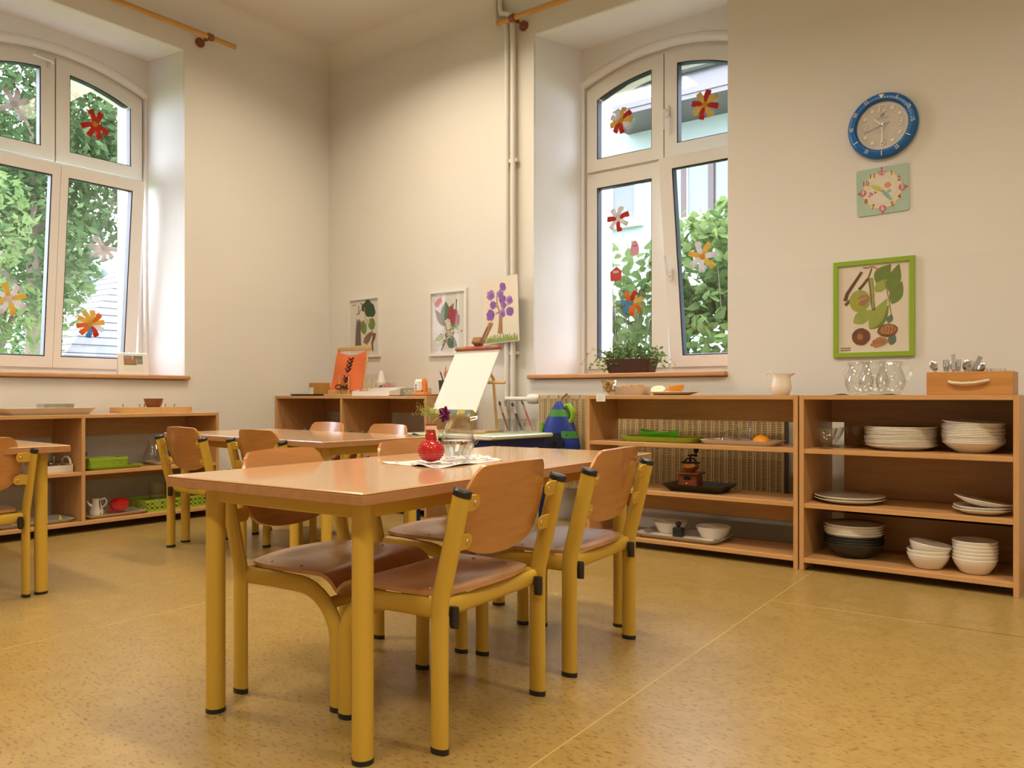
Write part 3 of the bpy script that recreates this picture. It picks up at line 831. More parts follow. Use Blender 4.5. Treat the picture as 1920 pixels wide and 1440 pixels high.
make_table('beech table at the left edge in front of the low shelf',(-3.722,1.105,0),R_(-3),1.20,.62)

# ------------------------------------------------------------------ chairs
def make_chair(label,loc,rot):
    c=thing('chair',label,'chair',loc,rot,'stackable yellow framed plywood chairs')
    hv=.192; fv=.168
    for s in (-1,1):
        path=[(0,s*hv,.010),(0,s*hv,.15),(0,s*hv,.285),(-.002,s*hv,.315),(-.010,s*hv,.345),(-.022,s*hv,.39),(-.057,s*hv,.533)]
        p=MB().tube(path,.0125,14,side=(0,1,0),rb=.0215).build('back_post','yellow',c,True)
        MB().tube([(0,s*hv,0),(0,s*hv,.012)],.0132,14,side=(0,1,0),rb=.0224).build('foot_cap','black',p,True)
        a=Vector((-.057,s*hv,.533)); d=Vector((-.038,0,.155)).normalized()
        MB().tube([a-d*.004,a+d*.007,a+d*.011],[.0135,.0135,.009],14,side=(0,1,0),rb=.0224).build('end_cap','black',p,True)
        # seat rail bending down into the front leg
        fp=[(.005,s*(hv-.006),.291)]
        n=8
        fp+=[(.10,s*(hv-.010),.290),(.185,s*(hv-.014),.286)]
        for i in range(1,n+1):
            q=PI/2*i/n
            fp.append((.182+.100*math.sin(q)+.008*i/n, s*(hv-.014-.008*i/n), .286-.105*(1-math.cos(q))-.01*i/n))
        fp+=[(.290,s*(fv+.001),.10),(.290,s*fv,.010)]
        f=MB().tube(fp,.0125,14,side=(0,1,0),rb=.0205).build('front_leg','yellow',c,True)
        MB().tube([(.290,s*fv,0),(.290,s*fv,.012)],.0132,14,side=(0,1,0),rb=.0214).build('foot_cap','black',f,True)
        # bumper
        MB().tube([(-.018,s*(hv-.026),.252),(-.018,s*(hv-.026),.262),(-.018,s*(hv-.026),.286),(-.018,s*(hv-.026),.296)],[.006,.011,.011,.006],10,side=(0,1,0),rb=.011).build('bumper','black',c,True)
    MB().tube([(.002,-hv+.01,.290),(.002,hv-.01,.290)],.009,12,side=(1,0,0),rb=.019).build('cross_bar','yellow',c,True)
    MB().tube([(.255,-fv+.0,.243),(.255,fv,.243)],.009,12,side=(1,0,0),rb=.015).build('cross_bar','yellow',c,True)
    # seat: saddled ply with waterfall front
    P=[];nu,nv=18,15
    for i in range(nu):
        f=i/(nu-1); row=[]
        for j in range(nv):
            g=-1+2*j/(nv-1)
            # outline
            hw=.171+.016*math.sin(min(1,f*3.0)*PI/2)
            bulge=-.030*(1-abs(g)**2.2)
            u0=.012+bulge; u1=.335-.02*abs(g)**4
            u=u0+(u1-u0)*f
            if f<.16: hw*=1-.05*(1-f/.16)**2
            v=g*hw
            z=.322
            z-=.012*math.exp(-((u-.12)/.085)**2)*math.exp(-(g/.62)**4)
            if u>.245: 
                k=(u-.245)/.09; z-=.055*k*k
                u-=.016*k*k
            if u<.03: z+=.004*(1-abs(g)**2)
            row.append((u,v,z))
        P.append(row)
    MB().grid(P,.009).build('seat','ply_seat',c,True)
    for (u,v) in ((.06,.15),(.06,-.15),(.165,.155),(.165,-.155)):
        MB().sphere((u,v,.3215),.005,8,6,(1,1,.5)).build('screw','brass',c,True)
    # backrest
    P=[];nz,nv=17,19
    for i in range(nz):
        f=i/(nz-1); row=[]
        for j in range(nv):
            g=-1+2*j/(nv-1); hw=.163
            if f>.5: hw-=.010*((f-.5)/.5)**2
            v=g*hw
            ag=abs(g)
            zt=.588-.050*max(0,(ag-.70)/.30)**2.6-.004*ag
            zb=.385+.040*ag**2.4+.030*max(0,(ag-.8)/.2)**2
            z=zb+(zt-zb)*f
            lean=-.016-.245*(z-.37)
            u=lean+.020*ag**2-.004
            row.append((u,v,z))
        P.append(row)
    MB().grid(P,.009).build('backrest','ply',c,True)
    for s in (-1,1):
        for z in (.430,.512):
            u=-.016-.245*(z-.37)-.006
            a=MB()
            pts=[(s*.196,-.017),(s*.150,-.017)]+[(s*(.150-.017*math.sin(q)),-.017*math.cos(q)) for q in [PI*i/8 for i in range(1,8)]]+[(s*.150,.017),(s*.196,.017)]
            if s<0: pts=pts[::-1]
            X=Matrix.Translation((u,0,z))@Matrix.Rotation(R_(-13.5),4,'Y')@Matrix(((0,0,1,0),(1,0,0,0),(0,1,0,0),(0,0,0,1)))
            a.prism(pts,-.0022,.0022,X); b=a.build('bracket','yellow',c)
            MB().sphere((u-.003,s*.148,z),.0055,8,6,(.5,1,1)).build('screw','brass',b,True)
    return c
CH=make_chair('yellow framed chair at the near left of the front table',(-1.757,1.363,0),R_(8))
def chair(x,y,deg,label): return dup(CH,(x,y,0),R_(deg),label)
chair(-1.803,1.878,5,'yellow framed chair behind the red vase, far left of the front table')
chair(-1.125,1.411,184,'yellow framed chair nearest the camera, its back to the viewer')
chair(-1.165,1.95,185.4,'yellow framed chair at the front table beside the shelf with the coffee grinder')
chair(-3.469,2.09,88.4,'yellow framed chair at the back table in front of the lime basket')
chair(-2.955,2.135,88.4,'yellow framed chair on the near side of the back table, right of its twin')
chair(-3.47,2.845,268,'yellow framed chair on the far side of the back table, under the orange cloth')
chair(-2.98,2.83,268,'yellow framed chair on the far side of the back table, nearer the easel')
chair(-3.165,1.065,183,'yellow framed chair cut off by the left picture edge')

# ------------------------------------------------------------------ radiator and pipes
def radiator():
    t=thing('radiator','cream slotted column radiator under the right window','radiator',(0,0,0),0)
    x0,w,n=-2.735,.0722,20
    z0,z1,y=.205,.737,3.86
    m=MB()
    bars=56
    for a,b in ((.001,.010),(.0325,.0395),(.062,.0712)): m.bevbox(a,b,0,.012,0,z1-z0,.0015)
    m.box(.001,.0712,0,.012,0,.022); m.box(.001,.0712,0,.012,z1-z0-.022,z1-z0)
    for i in range(bars):
        zz=.022+(z1-z0-.044)*(i+.5)/bars
        m.box(.010,.0325,.002,.010,zz-.0026,zz+.0026); m.box(.0395,.062,.002,.010,zz-.0026,zz+.0026)
    m.box(.001,.0712,.012,.10,z1-z0-.010,z1-z0); m.box(.001,.0712,.012,.10,0,.01)
    me=bpy.data.meshes.new('radiator_section'); me.from_pydata(m.v,[],m.f); me.update(); fixn(me); me.materials.append(M['radiator'])
    k=0
    for i in range(n):
        o=bpy.data.objects.new('section',me); COL.objects.link(o); o.parent=t; o.location=(x0+i*w,y,z0)
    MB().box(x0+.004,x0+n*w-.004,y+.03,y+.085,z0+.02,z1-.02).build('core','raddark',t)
    MB().cyl((x0-.01,y+.05,z1-.025),(x0+.03,y+.05,z1-.025),.016,n=12).build('inlet','pipe',t,True)
    for xx in (x0+.12,x0+n*w-.12):
        MB().box(xx-.012,xx+.012,y+.085,YR,z0+.1,z0+.13).build('wall_bracket','pipe',t)
    return t
radiator()
p=thing('heating_pipe','pair of painted heating pipes running down the wall','pipe',(0,0,0),0)
MB().tube([(-3.16,3.985,H-.005),(-3.16,3.985,3.16),(-3.155,3.985,3.11),(-3.13,3.985,3.085),(-3.09,3.985,3.075),(-3.07,3.985,3.05),(-3.066,3.985,3.0),(-3.066,3.985,.1)],.0165,12).build('riser','pipe',p,True)
MB().tube([(-3.12,3.985,H-.005),(-3.12,3.985,3.18),(-3.11,3.985,3.14),(-3.05,3.985,3.12),(-3.025,3.985,3.09),(-3.017,3.985,3.04),(-3.017,3.985,.08)],.0165,12).build('riser','pipe',p,True)
MB().tube([(-3.066,3.985,.66),(-3.062,3.97,.705),(-3.04,3.945,.714),(-2.99,3.915,.714),(-2.80,3.91,.714)],.0135,10).build('branch','pipe',p,True)
for zz in (1.0,2.2):
    MB().box(-3.09,-2.99,3.985,YR,zz-.01,zz+.01).build('clip','pipe',p)
v=thing('radiator_valve','white thermostatic valve head beside the radiator','valve',(-2.80,3.91,.714),0)
MB().lathe([(.016,-.045),(.028,-.040),(.031,-.015),(.030,.02),(.022,.036),(.012,.042)],20,Matrix.Rotation(R_(90),4,'Y')).build('head','whitepl',v,True)
MB().lathe([(.012,.040),(.014,.044),(.014,.060),(.010,.062),(.010,.085)],14,Matrix.Rotation(R_(90),4,'Y')).build('collar','steel',v,True)

# ------------------------------------------------------------------ curtain rods
def rod(label,pts,wallpts,m):
    t=thing('curtain_rod',label,'curtain rod',(0,0,0),0)
    MB().cyl(pts[0],pts[1],.0165,n=14).build('pole',m,t,True)
    for (w,q) in wallpts:
        w=Vector(w);q=Vector(q);d=(q-w).normalized()
        b=MB().cyl(w,w+d*.014,.032,.030,16); b.cyl(w+d*.014,w+d*.03,.022,.014,14); b.cyl(w+d*.03,q-d*.01,.0085,.0085,10); b.cyl(w+d*.07,w+d*.08,.013,.013,10)
        ax=(Vector(pts[1])-Vector(pts[0])).normalized()
        b.cyl(q-ax*.014,q+ax*.014,.0235,n=16); b.cyl(q-ax*.020,q-ax*.014,.021,n=16); b.cyl(q+ax*.014,q+ax*.020,.021,n=16)
        b.build('bracket','bracket',t,True)
    return t
rod('wooden curtain rod above the right window',[(-3.075,3.90,3.035),(-1.3,3.90,3.035)],[((-2.955,YR,3.03),(-2.955,3.90,3.035)),((-1.5,YR,3.03),(-1.5,3.90,3.035))],'rodx')
rod('wooden curtain rod above the left window',[(-4.68,1.30,3.045),(-4.68,3.13,3.045)],[((XL,2.945,3.04),(-4.68,2.945,3.045)),((XL,1.45,3.04),(-4.68,1.45,3.045))],'rod')
# ------------------------------------------------------------------ small-object helpers
XZ=Matrix(((1,0,0,0),(0,0,1,0),(0,1,0,0),(0,0,0,1)))     # (x,y,z)->(x,z,y): polygon drawn in the wall plane
def slab(pts,y0,y1): return MB().prism(pts,y0,y1,XZ)
def ell(cx,cz,rx,rz,n=20,rot=0.0,wob=0.0,seed=0):
    rg=random.Random(seed); out=[]
    for i in range(n):
        a=2*PI*i/n; k=1+wob*rg.uniform(-1,1)
        x,z=rx*k*math.cos(a),rz*k*math.sin(a)
        out.append((cx+x*math.cos(rot)-z*math.sin(rot),cz+x*math.sin(rot)+z*math.cos(rot)))
    return out
def leafpoly(x0,z0,x1,z1,w,n=8,skew=0.0):
    """leaf outline from base to tip"""
    dx,dz=x1-x0,z1-z0; L=math.hypot(dx,dz); ux,uz=dx/L,dz/L; px,pz=-uz,ux
    a=[];b=[]
    for i in range(1,n):
        f=i/n; k=w*math.sin(PI*f**.8)
        a.append((x0+dx*f+px*k*(1+skew),z0+dz*f+pz*k*(1+skew))); b.append((x0+dx*f-px*k*(1-skew),z0+dz*f-pz*k*(1-skew)))
    return [(x0,z0)]+b+[(x1,z1)]+a[::-1]
def stroke(pts,w0,w1=None):
    """tapered ribbon along a polyline"""
    if w1 is None:w1=w0
    n=len(pts);a=[];b=[]
    for i,(x,z) in enumerate(pts):
        p=pts[max(0,i-1)];q=pts[min(n-1,i+1)]; dx,dz=q[0]-p[0],q[1]-p[1];L=math.hypot(dx,dz) or 1
        w=(w0+(w1-w0)*i/(n-1))/2; a.append((x-dz/L*w,z+dx/L*w)); b.append((x+dz/L*w,z-dx/L*w))
    return b+a[::-1]
def tray(w,d,h,flare,t=.004,rc=.02,n=4):
    """rounded tray, origin at base centre"""
    def rr(hw,hd,r):
        pts=[]
        for (cx,cy,a0) in ((hw-r,hd-r,0),(-hw+r,hd-r,PI/2),(-hw+r,-hd+r,PI),(hw-r,-hd+r,1.5*PI)):
            for i in range(n+1):
                a=a0+PI/2*i/n; pts.append((cx+r*math.cos(a),cy+r*math.sin(a)))
        return pts
    loops=[(rr(w/2-flare,d/2-flare,rc*.8),0),(rr(w/2,d/2,rc),h),(rr(w/2-t,d/2-t,rc*.9),h),(rr(w/2-flare-t*.6,d/2-flare-t*.6,rc*.7),t)]
    m=MB();vs=[];fs=[];k=len(loops[0][0])
    for L,z in loops: vs+=[(x,y,z) for x,y in L]
    for a in range(3):
        for i in range(k): j=(i+1)%k; fs.append((a*k+i,a*k+j,(a+1)*k+j,(a+1)*k+i))
    fs+=[tuple(range(k-1,-1,-1)),tuple(range(3*k,4*k))]
    return m.add(vs,fs)
def bowl_prof(r,h,rb,t=.003,curve=.5):
    out=[];inn=[]
    for i in range(9):
        f=i/8; rr=rb+(r-rb)*f**curve; out.append((rr,h*f)); inn.append((max(rr-t,.001),t+(h-t)*f))
    return [(1e-6,0)]+out+inn[::-1]+[(1e-6,t)]
def one(name,mb,m,label,cat,loc,rotz=0,group=None,smooth=True):
    return tag(mb.build(name,m,None,smooth),label,cat,group,loc,rotz)

T=.549   # table height
# ================================================================== top of the long shelf
z=.735
g=thing('tumbler','glass tumbler filled with peanuts on the long shelf','glass',(-2.03,3.475,z))
MB().lathe([(1e-6,0),(.028,0),(.030,.012),(.040,.075),(.038,.075),(.028,.016),(1e-6,.012)],8).build('cup','glass',g,False)
rg=random.Random(3)
def peanut(loc,label,group,s=1.0,rot=None):
    m=MB().tube([(-.018,0,0),(-.015,0,0),(-.008,0,0),(0,0,0),(.008,0,0),(.015,0,0),(.018,0,0)],[.002,.0072,.0095,.0070,.0095,.0072,.002],8)
    o=one('peanut',m,'peanut',label,'peanut',loc,0,group); o.rotation_euler=rot or (rg.uniform(0,3),rg.uniform(-.8,.8),rg.uniform(0,6)); o.scale=(s,s,s)
for i,(dx,dy,dz) in enumerate([(0,-.012,.024),(.014,.006,.026),(-.014,.006,.026),(.012,-.010,.044),(-.013,-.010,.043),(0,.014,.044),(.012,.004,.060),(-.012,.004,.061),(0,-.014,.060)]):
    peanut((-2.03+dx,3.475+dy,z+dz),'peanut in its shell inside the glass tumbler','peanuts in the tumbler')
one('serving_dish',tray(.235,.15,.042,.025,.004,.012),'porcelain','square white dish beside the tumbler of peanuts','dish',(-1.985,3.60,z))
for i,(dx,s) in enumerate([(-.02,1),(.02,.9),(.055,1.05),(.07,.8)]):
    peanut((-1.985+dx,3.585+.01*i,z+.046),'broken peanut shell lying in the square white dish','peanut shells in the dish',s,(0,.2,.6*i))
pl=one('oval_plate',MB().lathe([(1e-6,0),(.07,0),(.10,.008),(.125,.016),(.124,.018),(.098,.0105),(.07,.004),(1e-6,.004)],32),'porcelain','oval white plate with lemon and orange halves','plate',(-1.71,3.545,z)); pl.scale=(1,.68,1)
def half(name,r,peel,flesh,label,loc,rot,flat=True):
    t=thing(name,label,'fruit',loc,0,None,rot)
    prof=[(1e-6,-r)]+[(r*math.sin(PI/2*i/6),-r*math.cos(PI/2*i/6)) for i in range(1,7)]
    MB().lathe(prof,20,None,True).build('peel',peel,t,True)
    MB().lathe([(1e-6,.0012),(r*.92,.0012),(r*.92,0)],20,None,False).build('cut_face',flesh,t)
    for k in range(8):
        a=2*PI*k/8; MB().prism([(.002*math.cos(a),.002*math.sin(a)),(r*.85*math.cos(a-.03),r*.85*math.sin(a-.03)),(r*.85*math.cos(a+.03),r*.85*math.sin(a+.03))],.0012,.0018).build('segment_line',peel if flat else flesh,t)
    return t
half('lemon_half',.036,'lemon','lemonflesh','half lemon tilted on the oval white plate',(-1.795,3.54,z+.030),(R_(28),R_(10),0))
half('orange_half',.041,'orange','orangeflesh','half orange cut side up on the oval white plate',(-1.705,3.545,z+.0455),(R_(4),R_(-5),0))
j=thing('milk_jug','small white porcelain milk jug on the long shelf','jug',(-1.205,3.57,z))
MB().lathe([(1e-6,0),(.030,0),(.034,.004),(.043,.025),(.044,.045),(.039,.070),(.041,.090),(.043,.096),(.040,.096),(.036,.070),(.040,.045),(.038,.025),(1e-6,.006)],28).build('body','porcelain',j,True)
MB().grid([[(.034,-.018,.085),(.036,0,.082),(.034,.018,.085)],[(.046,-.011,.094),(.052,0,.089),(.046,.011,.094)],[(.056,-.005,.100),(.060,0,.097),(.056,.005,.100)]],.002).build('spout','porcelain',j,True)
MB().tube([(-.038,0,.088),(-.052,0,.103),(-.066,0,.100),(-.072,0,.080),(-.066,0,.056),(-.055,0,.038),(-.042,0,.030)],.0042,8).build('handle','porcelain',j,True)
o=one('price_tag',MB().bevbox(-.026,.026,-.0006,.0006,-.028,.010,.0003),'paper','small paper tag hanging over the long shelf edge','tag',(-2.045,3.4185,.732),0,smooth=False)
for k in range(3): MB().box(-.016,.010-.004*k,-.0009,-.0006,-.004-.007*k,-.002-.007*k).build('scribble','clockdot',o)

# ---- upper board of the long shelf
z=.510
o=one('tray',tray(.40,.20,.026,.022,.005,.05),'lime','bright lime green tray on the long shelf','tray',(-1.775,3.545,z))
bt=MB(); P=[]
for i in range(13):
    f=-1+2*i/12; row=[]
    for k in range(9):
        a=PI*(k/8); w=.055*(1-abs(f)**2.6)**.5+.004
        row.append((.098*f, -w*math.cos(a), .006+.034*(1-math.sin(a))*.9+.014*f*f+.004))
    P.append(row)
bt.grid(P,.003); one('boat_bowl',bt,'green','green boat shaped bowl on the lime tray','bowl',(-1.785,3.53,z+.0055))
half('lemon_half',.026,'lemon','lemonflesh','yellow fruit half behind the green boat bowl',(-1.86,3.60,z+.006),(R_(180),0,0))
one('acrylic_dish',tray(.15,.09,.022,.012,.003,.03),'acrylic','shallow clear dish at the right end of the lime tray','dish',(-1.645,3.575,z+.0055))
one('tray',tray(.36,.20,.022,.022,.004,.05),'creampl','white oval tray with juicer and orange on the long shelf','tray',(-1.375,3.545,z))
o=one('juicer',MB().lathe([(1e-6,.0),(.05,0),(.058,.014),(.056,.016),(.046,.006),(.032,.006),(.030,.022),(.022,.042),(.010,.054),(1e-6,.056)],12),'glass','glass citrus juicer on the white tray','juicer',(-1.45,3.555,z+.005))
one('small_glass',MB().lathe([(1e-6,0),(.030,0),(.031,.01),(.037,.070),(.035,.070),(.029,.012),(1e-6,.010)],16),'glass','small glass behind the orange on the white tray','glass',(-1.385,3.60,z+.005))
half('orange_half',.040,'orange','orangeflesh','half orange lying cut side down on the white tray',(-1.285,3.54,z+.008),(PI,0,0))
one('saucer',MB().lathe([(1e-6,0),(.03,0),(.05,.006),(.05,.008),(.03,.003),(1e-6,.003)],20),'porcelain','small white saucer under the glass on the tray','saucer',(-1.345,3.535,z+.004))

# ---- middle board: coffee grinder
z=.282
one('tray',tray(.30,.20,.036,.035,.005,.004,1),'blackgreen','black tray with flared sides under the coffee grinder','tray',(-1.585,3.55,z))
g=thing('coffee_grinder','wooden coffee grinder with copper bowl and iron crank','grinder',(-1.635,3.56,z+.0055),R_(6))
MB().bevbox(-.052,.052,-.052,.052,0,.012,.003).build('foot_board','mahogany',g)
b=MB().bevbox(-.045,.045,-.045,.045,.012,.072,.003).build('body','mahogany',g)
d=MB().bevbox(-.034,.034,-.050,-.044,.016,.046,.002).build('drawer','mahogany',g); MB().sphere((0,-.053,.031),.005,8,6).build('knob','brass',d,True)
MB().lathe([(1e-6,0),(.02,0),(.02,.001),(1e-6,.001)],16,Matrix.Translation((0,-.0455,.056))@Matrix.Rotation(PI/2,4,'X')@Matrix.Diagonal((1,.5,1,1))).build('badge','iron',g)
MB().bevbox(-.057,.057,-.057,.057,.072,.082,.003).build('top_board','mahogany',g)
MB().lathe([(.022,.082),(.024,.088),(.038,.098),(.043,.112),(.042,.126),(.039,.126),(.034,.100),(1e-6,.095)],24).build('hopper','copper',g,True)
MB().lathe([(.046,.124),(.046,.129),(1e-6,.131)],24).build('hopper_rim','iron',g,True)
c=MB().tube([(0,0,.13),(0,0,.158),(.004,0,.163),(.03,0,.163)],.005,8); c.tube([(-.03,0,.131),(-.015,0,.146),(.015,0,.146),(.03,0,.131)],.0035,8); c.box(-.012,.034,-.006,.006,.158,.165); c.tube([(.028,0,.163),(.028,0,.176)],.003,8)
cr=c.build('crank','iron',g,True)
MB().lathe([(.004,.172),(.011,.178),(.012,.200),(.007,.208),(1e-6,.209)],12,Matrix.Translation((.028,0,0))).build('crank_knob','iron',cr,True)

# ---- lowest board
z=.053
one('tray',tray(.43,.24,.022,.025,.004,.04),'grey_tray','grey tray with two white bowls on the lowest board','tray',(-1.665,3.555,z))
one('cutting_board',MB().bevbox(-.16,.16,-.045,.045,0,.008,.003),'creampl','pale board lying on the grey tray','board',(-1.665,3.52,z+.0045),R_(-2))
bp=bowl_prof(.082,.062,.045,.003,.62)
one('bowl',MB().lathe(bp,28),'porcelain','white bowl behind the black bottle','bowl',(-1.755,3.595,z+.0045))
one('bowl',MB().lathe(bp,28),'porcelain','white bowl at the right end of the grey tray','bowl',(-1.53,3.585,z+.0045))
o=thing('stopper_bottle','black square bottle with round knob on the pale board','bottle',(-1.668,3.50,z+.0125))
MB().bevbox(-.022,.022,-.022,.022,0,.044,.004).build('body','blackgreen',o)
MB().lathe([(.009,.044),(.008,.050),(.014,.056),(.014,.066),(.008,.071),(1e-6,.072)],16).build('stopper','blackgreen',o,True)

# ================================================================== crockery shelf, top
z=.735
def cloth(name,pts,z,label,seed,dots,loc=(0,0,0)):
    """thin wrinkled cloth over a quad given by 4 xy corners"""
    rg=random.Random(seed); a,b,c,d=[Vector((*p,0)) for p in pts]; n=14;P=[]
    ph=[rg.uniform(0,6) for _ in range(6)]
    for i in range(n+1):
        row=[]
        for j in range(n+1):
            s,t=i/n,j/n; p=a*(1-s)*(1-t)+b*s*(1-t)+c*s*t+d*(1-s)*t
            e=min(s,1-s,t,1-t)
            w=.0022+.0022*(math.sin(9*s+ph[0])*math.sin(8*t+ph[1])+.7*math.sin(17*s+ph[2]+5*t))*(.4+1.0*math.exp(-e*9))
            row.append((p.x,p.y,max(.0012,w)))
        P.append(row)
    m=MB(); m.grid([[tuple(Vector(q)) for q in r] for r in P],.001)
    o=m.build(name,'doily',None,True); o['label']=label;o['category']='cloth'; o.location=(loc[0],loc[1],z)
    for k in range(dots):
        s,t=rg.uniform(.06,.94),rg.uniform(.06,.94); i,jn=int(s*n),int(t*n); p=Vector(P[i][jn])
        ang=rg.uniform(-.4,.4); L=rg.uniform(.004,.011)
        X=Matrix.Translation((p.x,p.y,p.z+.0004))@Matrix.Rotation(ang,4,'Z')
        MB().prism([(-L,-.0018),(0,-.003),(L,-.001),(L*.6,.002),(-L*.3,.003)],0,.0006,X).build('print_motif','violetprint',o)
    return o
cloth('runner_cloth',[(-.95,3.425),(-.70,3.425),(-.70,3.66),(-.95,3.66)],z,'small printed cloth under the glass jugs',5,16)
JUG=None
def glass_jug(loc,rotz,label,s=1.0,group='clear glass jugs'):
    global JUG
    if JUG is None:
        j=thing('glass_jug',label,'jug',loc,rotz,group)
        prof=[(1e-6,0),(.036,0),(.044,.008),(.056,.035),(.058,.055),(.050,.085),(.041,.105),(.040,.118),(.046,.133),(.044,.133),(.038,.118),(.039,.105),(.048,.085),(.056,.055),(.054,.035),(.042,.011),(1e-6,.006)]
        MB().lathe(prof,28).build('body','glass',j,True)
        MB().tube([(.043,0,.118),(.066,0,.122),(.082,0,.105),(.080,0,.075),(.066,0,.052),(.056,0,.045)],.0048,8).build('handle','glass',j,True)
        MB().grid([[(-.036,-.016,.122),(-.039,0,.119),(-.036,.016,.122)],[(-.050,-.010,.133),(-.056,0,.129),(-.050,.010,.133)]],.002).build('spout','glass',j,True)
        JUG=j; return j
    return dup(JUG,loc,rotz,label,group)
zz=z+.0062
glass_jug((-.885,3.60,zz),R_(150),'empty glass jug at the left of the printed cloth')
glass_jug((-.800,3.485,zz),R_(20),'empty glass jug at the front of the printed cloth')
glass_jug((-.765,3.615,zz),R_(-10),'empty glass jug at the back right of the printed cloth')
# crate
c=thing('wooden_crate','varnished wooden cutlery crate with rope handle','crate',(-.457,3.53,z),R_(0))
w,d,h=.286,.18,.088
MB().bevbox(-w/2,w/2,-d/2,-d/2+.012,0,h,.0015).build('front_board','oak',c)
MB().bevbox(-w/2,w/2,d/2-.012,d/2,0,h,.0015).build('rear_board','oak',c)
for s in (-1,1): MB().bevbox(s*(w/2-.006)-.006,s*(w/2-.006)+.006,-d/2+.012,d/2-.012,0,h,.0015).build('end_board','oak',c)
MB().box(-w/2+.012,w/2-.012,-d/2+.012,d/2-.012,.002,.010).build('bottom','oak',c)
MB().tube([(-.064,-d/2+.006,.050),(-.064,-d/2-.004,.050),(-.058,-d/2-.012,.047),(-.02,-d/2-.014,.043),(.02,-d/2-.014,.045),(.056,-d/2-.012,.052),(.064,-d/2-.004,.054),(.064,-d/2+.006,.054)],.0055,10).build('rope_handle','rope',c,True)
rg=random.Random(9)
CUT=[('spoon','spoon with broad bowl leaning left in the crate',-.555,-.30),('fork','fork standing beside the left leaning spoon',-.540,-.05),('spoon','spoon with its bowl turned forward in the crate',-.525,.02),('fork','upright fork in the middle of the cutlery',-.512,.08),('knife','table knife rising above the other cutlery',-.518,-.02),('spoon','darker spoon behind the knife',-.500,.22),('fork','fork leaning right in the crate',-.492,.30),('spoon','spoon leaning far right over the crate edge',-.478,.55),('knife','knife leaning between the right hand spoons',-.485,.38)]
for i,(k,lb,x,lean) in enumerate(CUT):
    t=thing('table_'+k,lb,k,(x,3.515+.012*(i%3),z+.0105),0,'cutlery in the crate',(0,lean,rg.uniform(-.4,.4))); t.scale=(1.18,1.18,1.18)
    m=MB().tube([(0,0,0),(0,0,.04),(0,0,.075)],[.004,.003,.0025],8); m.build('handle','steel',t,True)
    if k=='spoon': MB().sphere((0,0,.092),.0125,10,8,(1,.28,1.5)).build('bowl','steel',t,True)
    elif k=='knife': MB().bevbox(-.007,.007,-.001,.001,.07,.125,.0005).build('blade','steel',t)
    else:
        f=MB().bevbox(-.009,.009,-.001,.001,.07,.085,.0004)
        for q in (-.0075,-.0025,.0025,.0075): f.box(q-.0013,q+.0013,-.001,.001,.085,.108)
        f.build('tines','steel',t)
for (x,lb) in ((-.430,'glass cup standing in the crate beside the cutlery'),(-.372,'glass cup at the right end of the crate')):
    t=thing('glass_cup',lb,'cup',(x,3.535,z+.0105),0,'glass cups in the crate')
    MB().lathe([(1e-6,0),(.022,0),(.026,.02),(.024,.07),(.028,.090),(.0265,.090),(.0225,.07),(.0245,.02),(1e-6,.006)],20).build('cup','glass',t,True)
    MB().tube([(.024,0,.08),(.038,0,.078),(.040,0,.05),(.026,0,.03)],.003,8).build('handle','glass',t,True)

# ---- crockery stacks
def stack(name,n,prof,dz,m,lab,cat,loc,group,jit=.002,tilt=None,seg=36,seed=1,mats=None):
    me=None; rg=random.Random(seed)
    for i in range(n):          # i = 0 topmost
        k=n-1-i
        mm=mats[i] if mats else m
        if me is None or mats:
            mb=MB().lathe(prof,seg); q=bpy.data.meshes.new(name); q.from_pydata(mb.v,[],mb.f); q.update(); fixn(q); me=q
            q.polygons.foreach_set('use_smooth',[True]*len(q.polygons)); q.materials.append(M[mm])
        o=bpy.data.objects.new(name,me); COL.objects.link(o)
        o.location=(loc[0]+rg.uniform(-jit,jit),loc[1]+rg.uniform(-jit,jit),loc[2]+k*dz)
        o.rotation_euler=(0,0,rg.uniform(0,6))
        if tilt and i==0: o.rotation_euler=tilt[0]; o.location.z+=tilt[1]
        o['label']=lab(ordl(i,n),i); o['category']=cat; o['group']=group
z=.510
pp=[(1e-6,0),(.085,0),(.088,.003),(.112,.010),(.136,.020),(.136,.0225),(.110,.0135),(.086,.006),(1e-6,.005)]
stack('dinner_plate',13,pp,.0062,'porcelain',lambda o,i:f'{o} cream dinner plate in the wide stack on the crockery shelf','plate',(-.725,3.60,z),'wide stack of dinner plates',.003,seed=2)
bb=[(1e-6,0),(.052,0),(.060,.004),(.090,.024),(.108,.040),(.109,.043),(.106,.043),(.088,.028),(.058,.008),(1e-6,.006)]
stack('soup_plate',13,bb,.0064,'porcelain',lambda o,i:f'{o} cream soup plate in the tall stack at the right','plate',(-.462,3.585,z),'tall stack of soup plates',.003,((R_(2),R_(3),0),.004),seed=3)
GOB=None
def goblet(x,y,label):
    global GOB
    if GOB is None:
        t=thing('dessert_goblet',label,'goblet',(x,y,z),0,'ribbed dessert goblets')
        pr=[(1e-6,0),(.026,0),(.027,.003),(.010,.010),(.009,.018),(.020,.030)]
        for i in range(9):
            f=i/8; r=.020+.026*f**.7; pr.append((r+(.0012 if i%2 else -.0006),.030+.056*f))
        pr+=[(.042,.086),(.034,.055),(.016,.036),(1e-6,.033)]
        MB().lathe(pr,24).build('bowl_and_stem','glass',t,True)
        GOB=t; return t
    return dup(GOB,(x,y,z),0,label,'ribbed dessert goblets')
goblet(-.985,3.475,'ribbed glass goblet at the front left of the crockery shelf')
goblet(-.995,3.62,'ribbed glass goblet behind the front one')
goblet(-.905,3.64,'ribbed glass goblet nearest the wide plate stack')
goblet(-.925,3.75,'ribbed glass goblet at the very back of the shelf')
z=.282
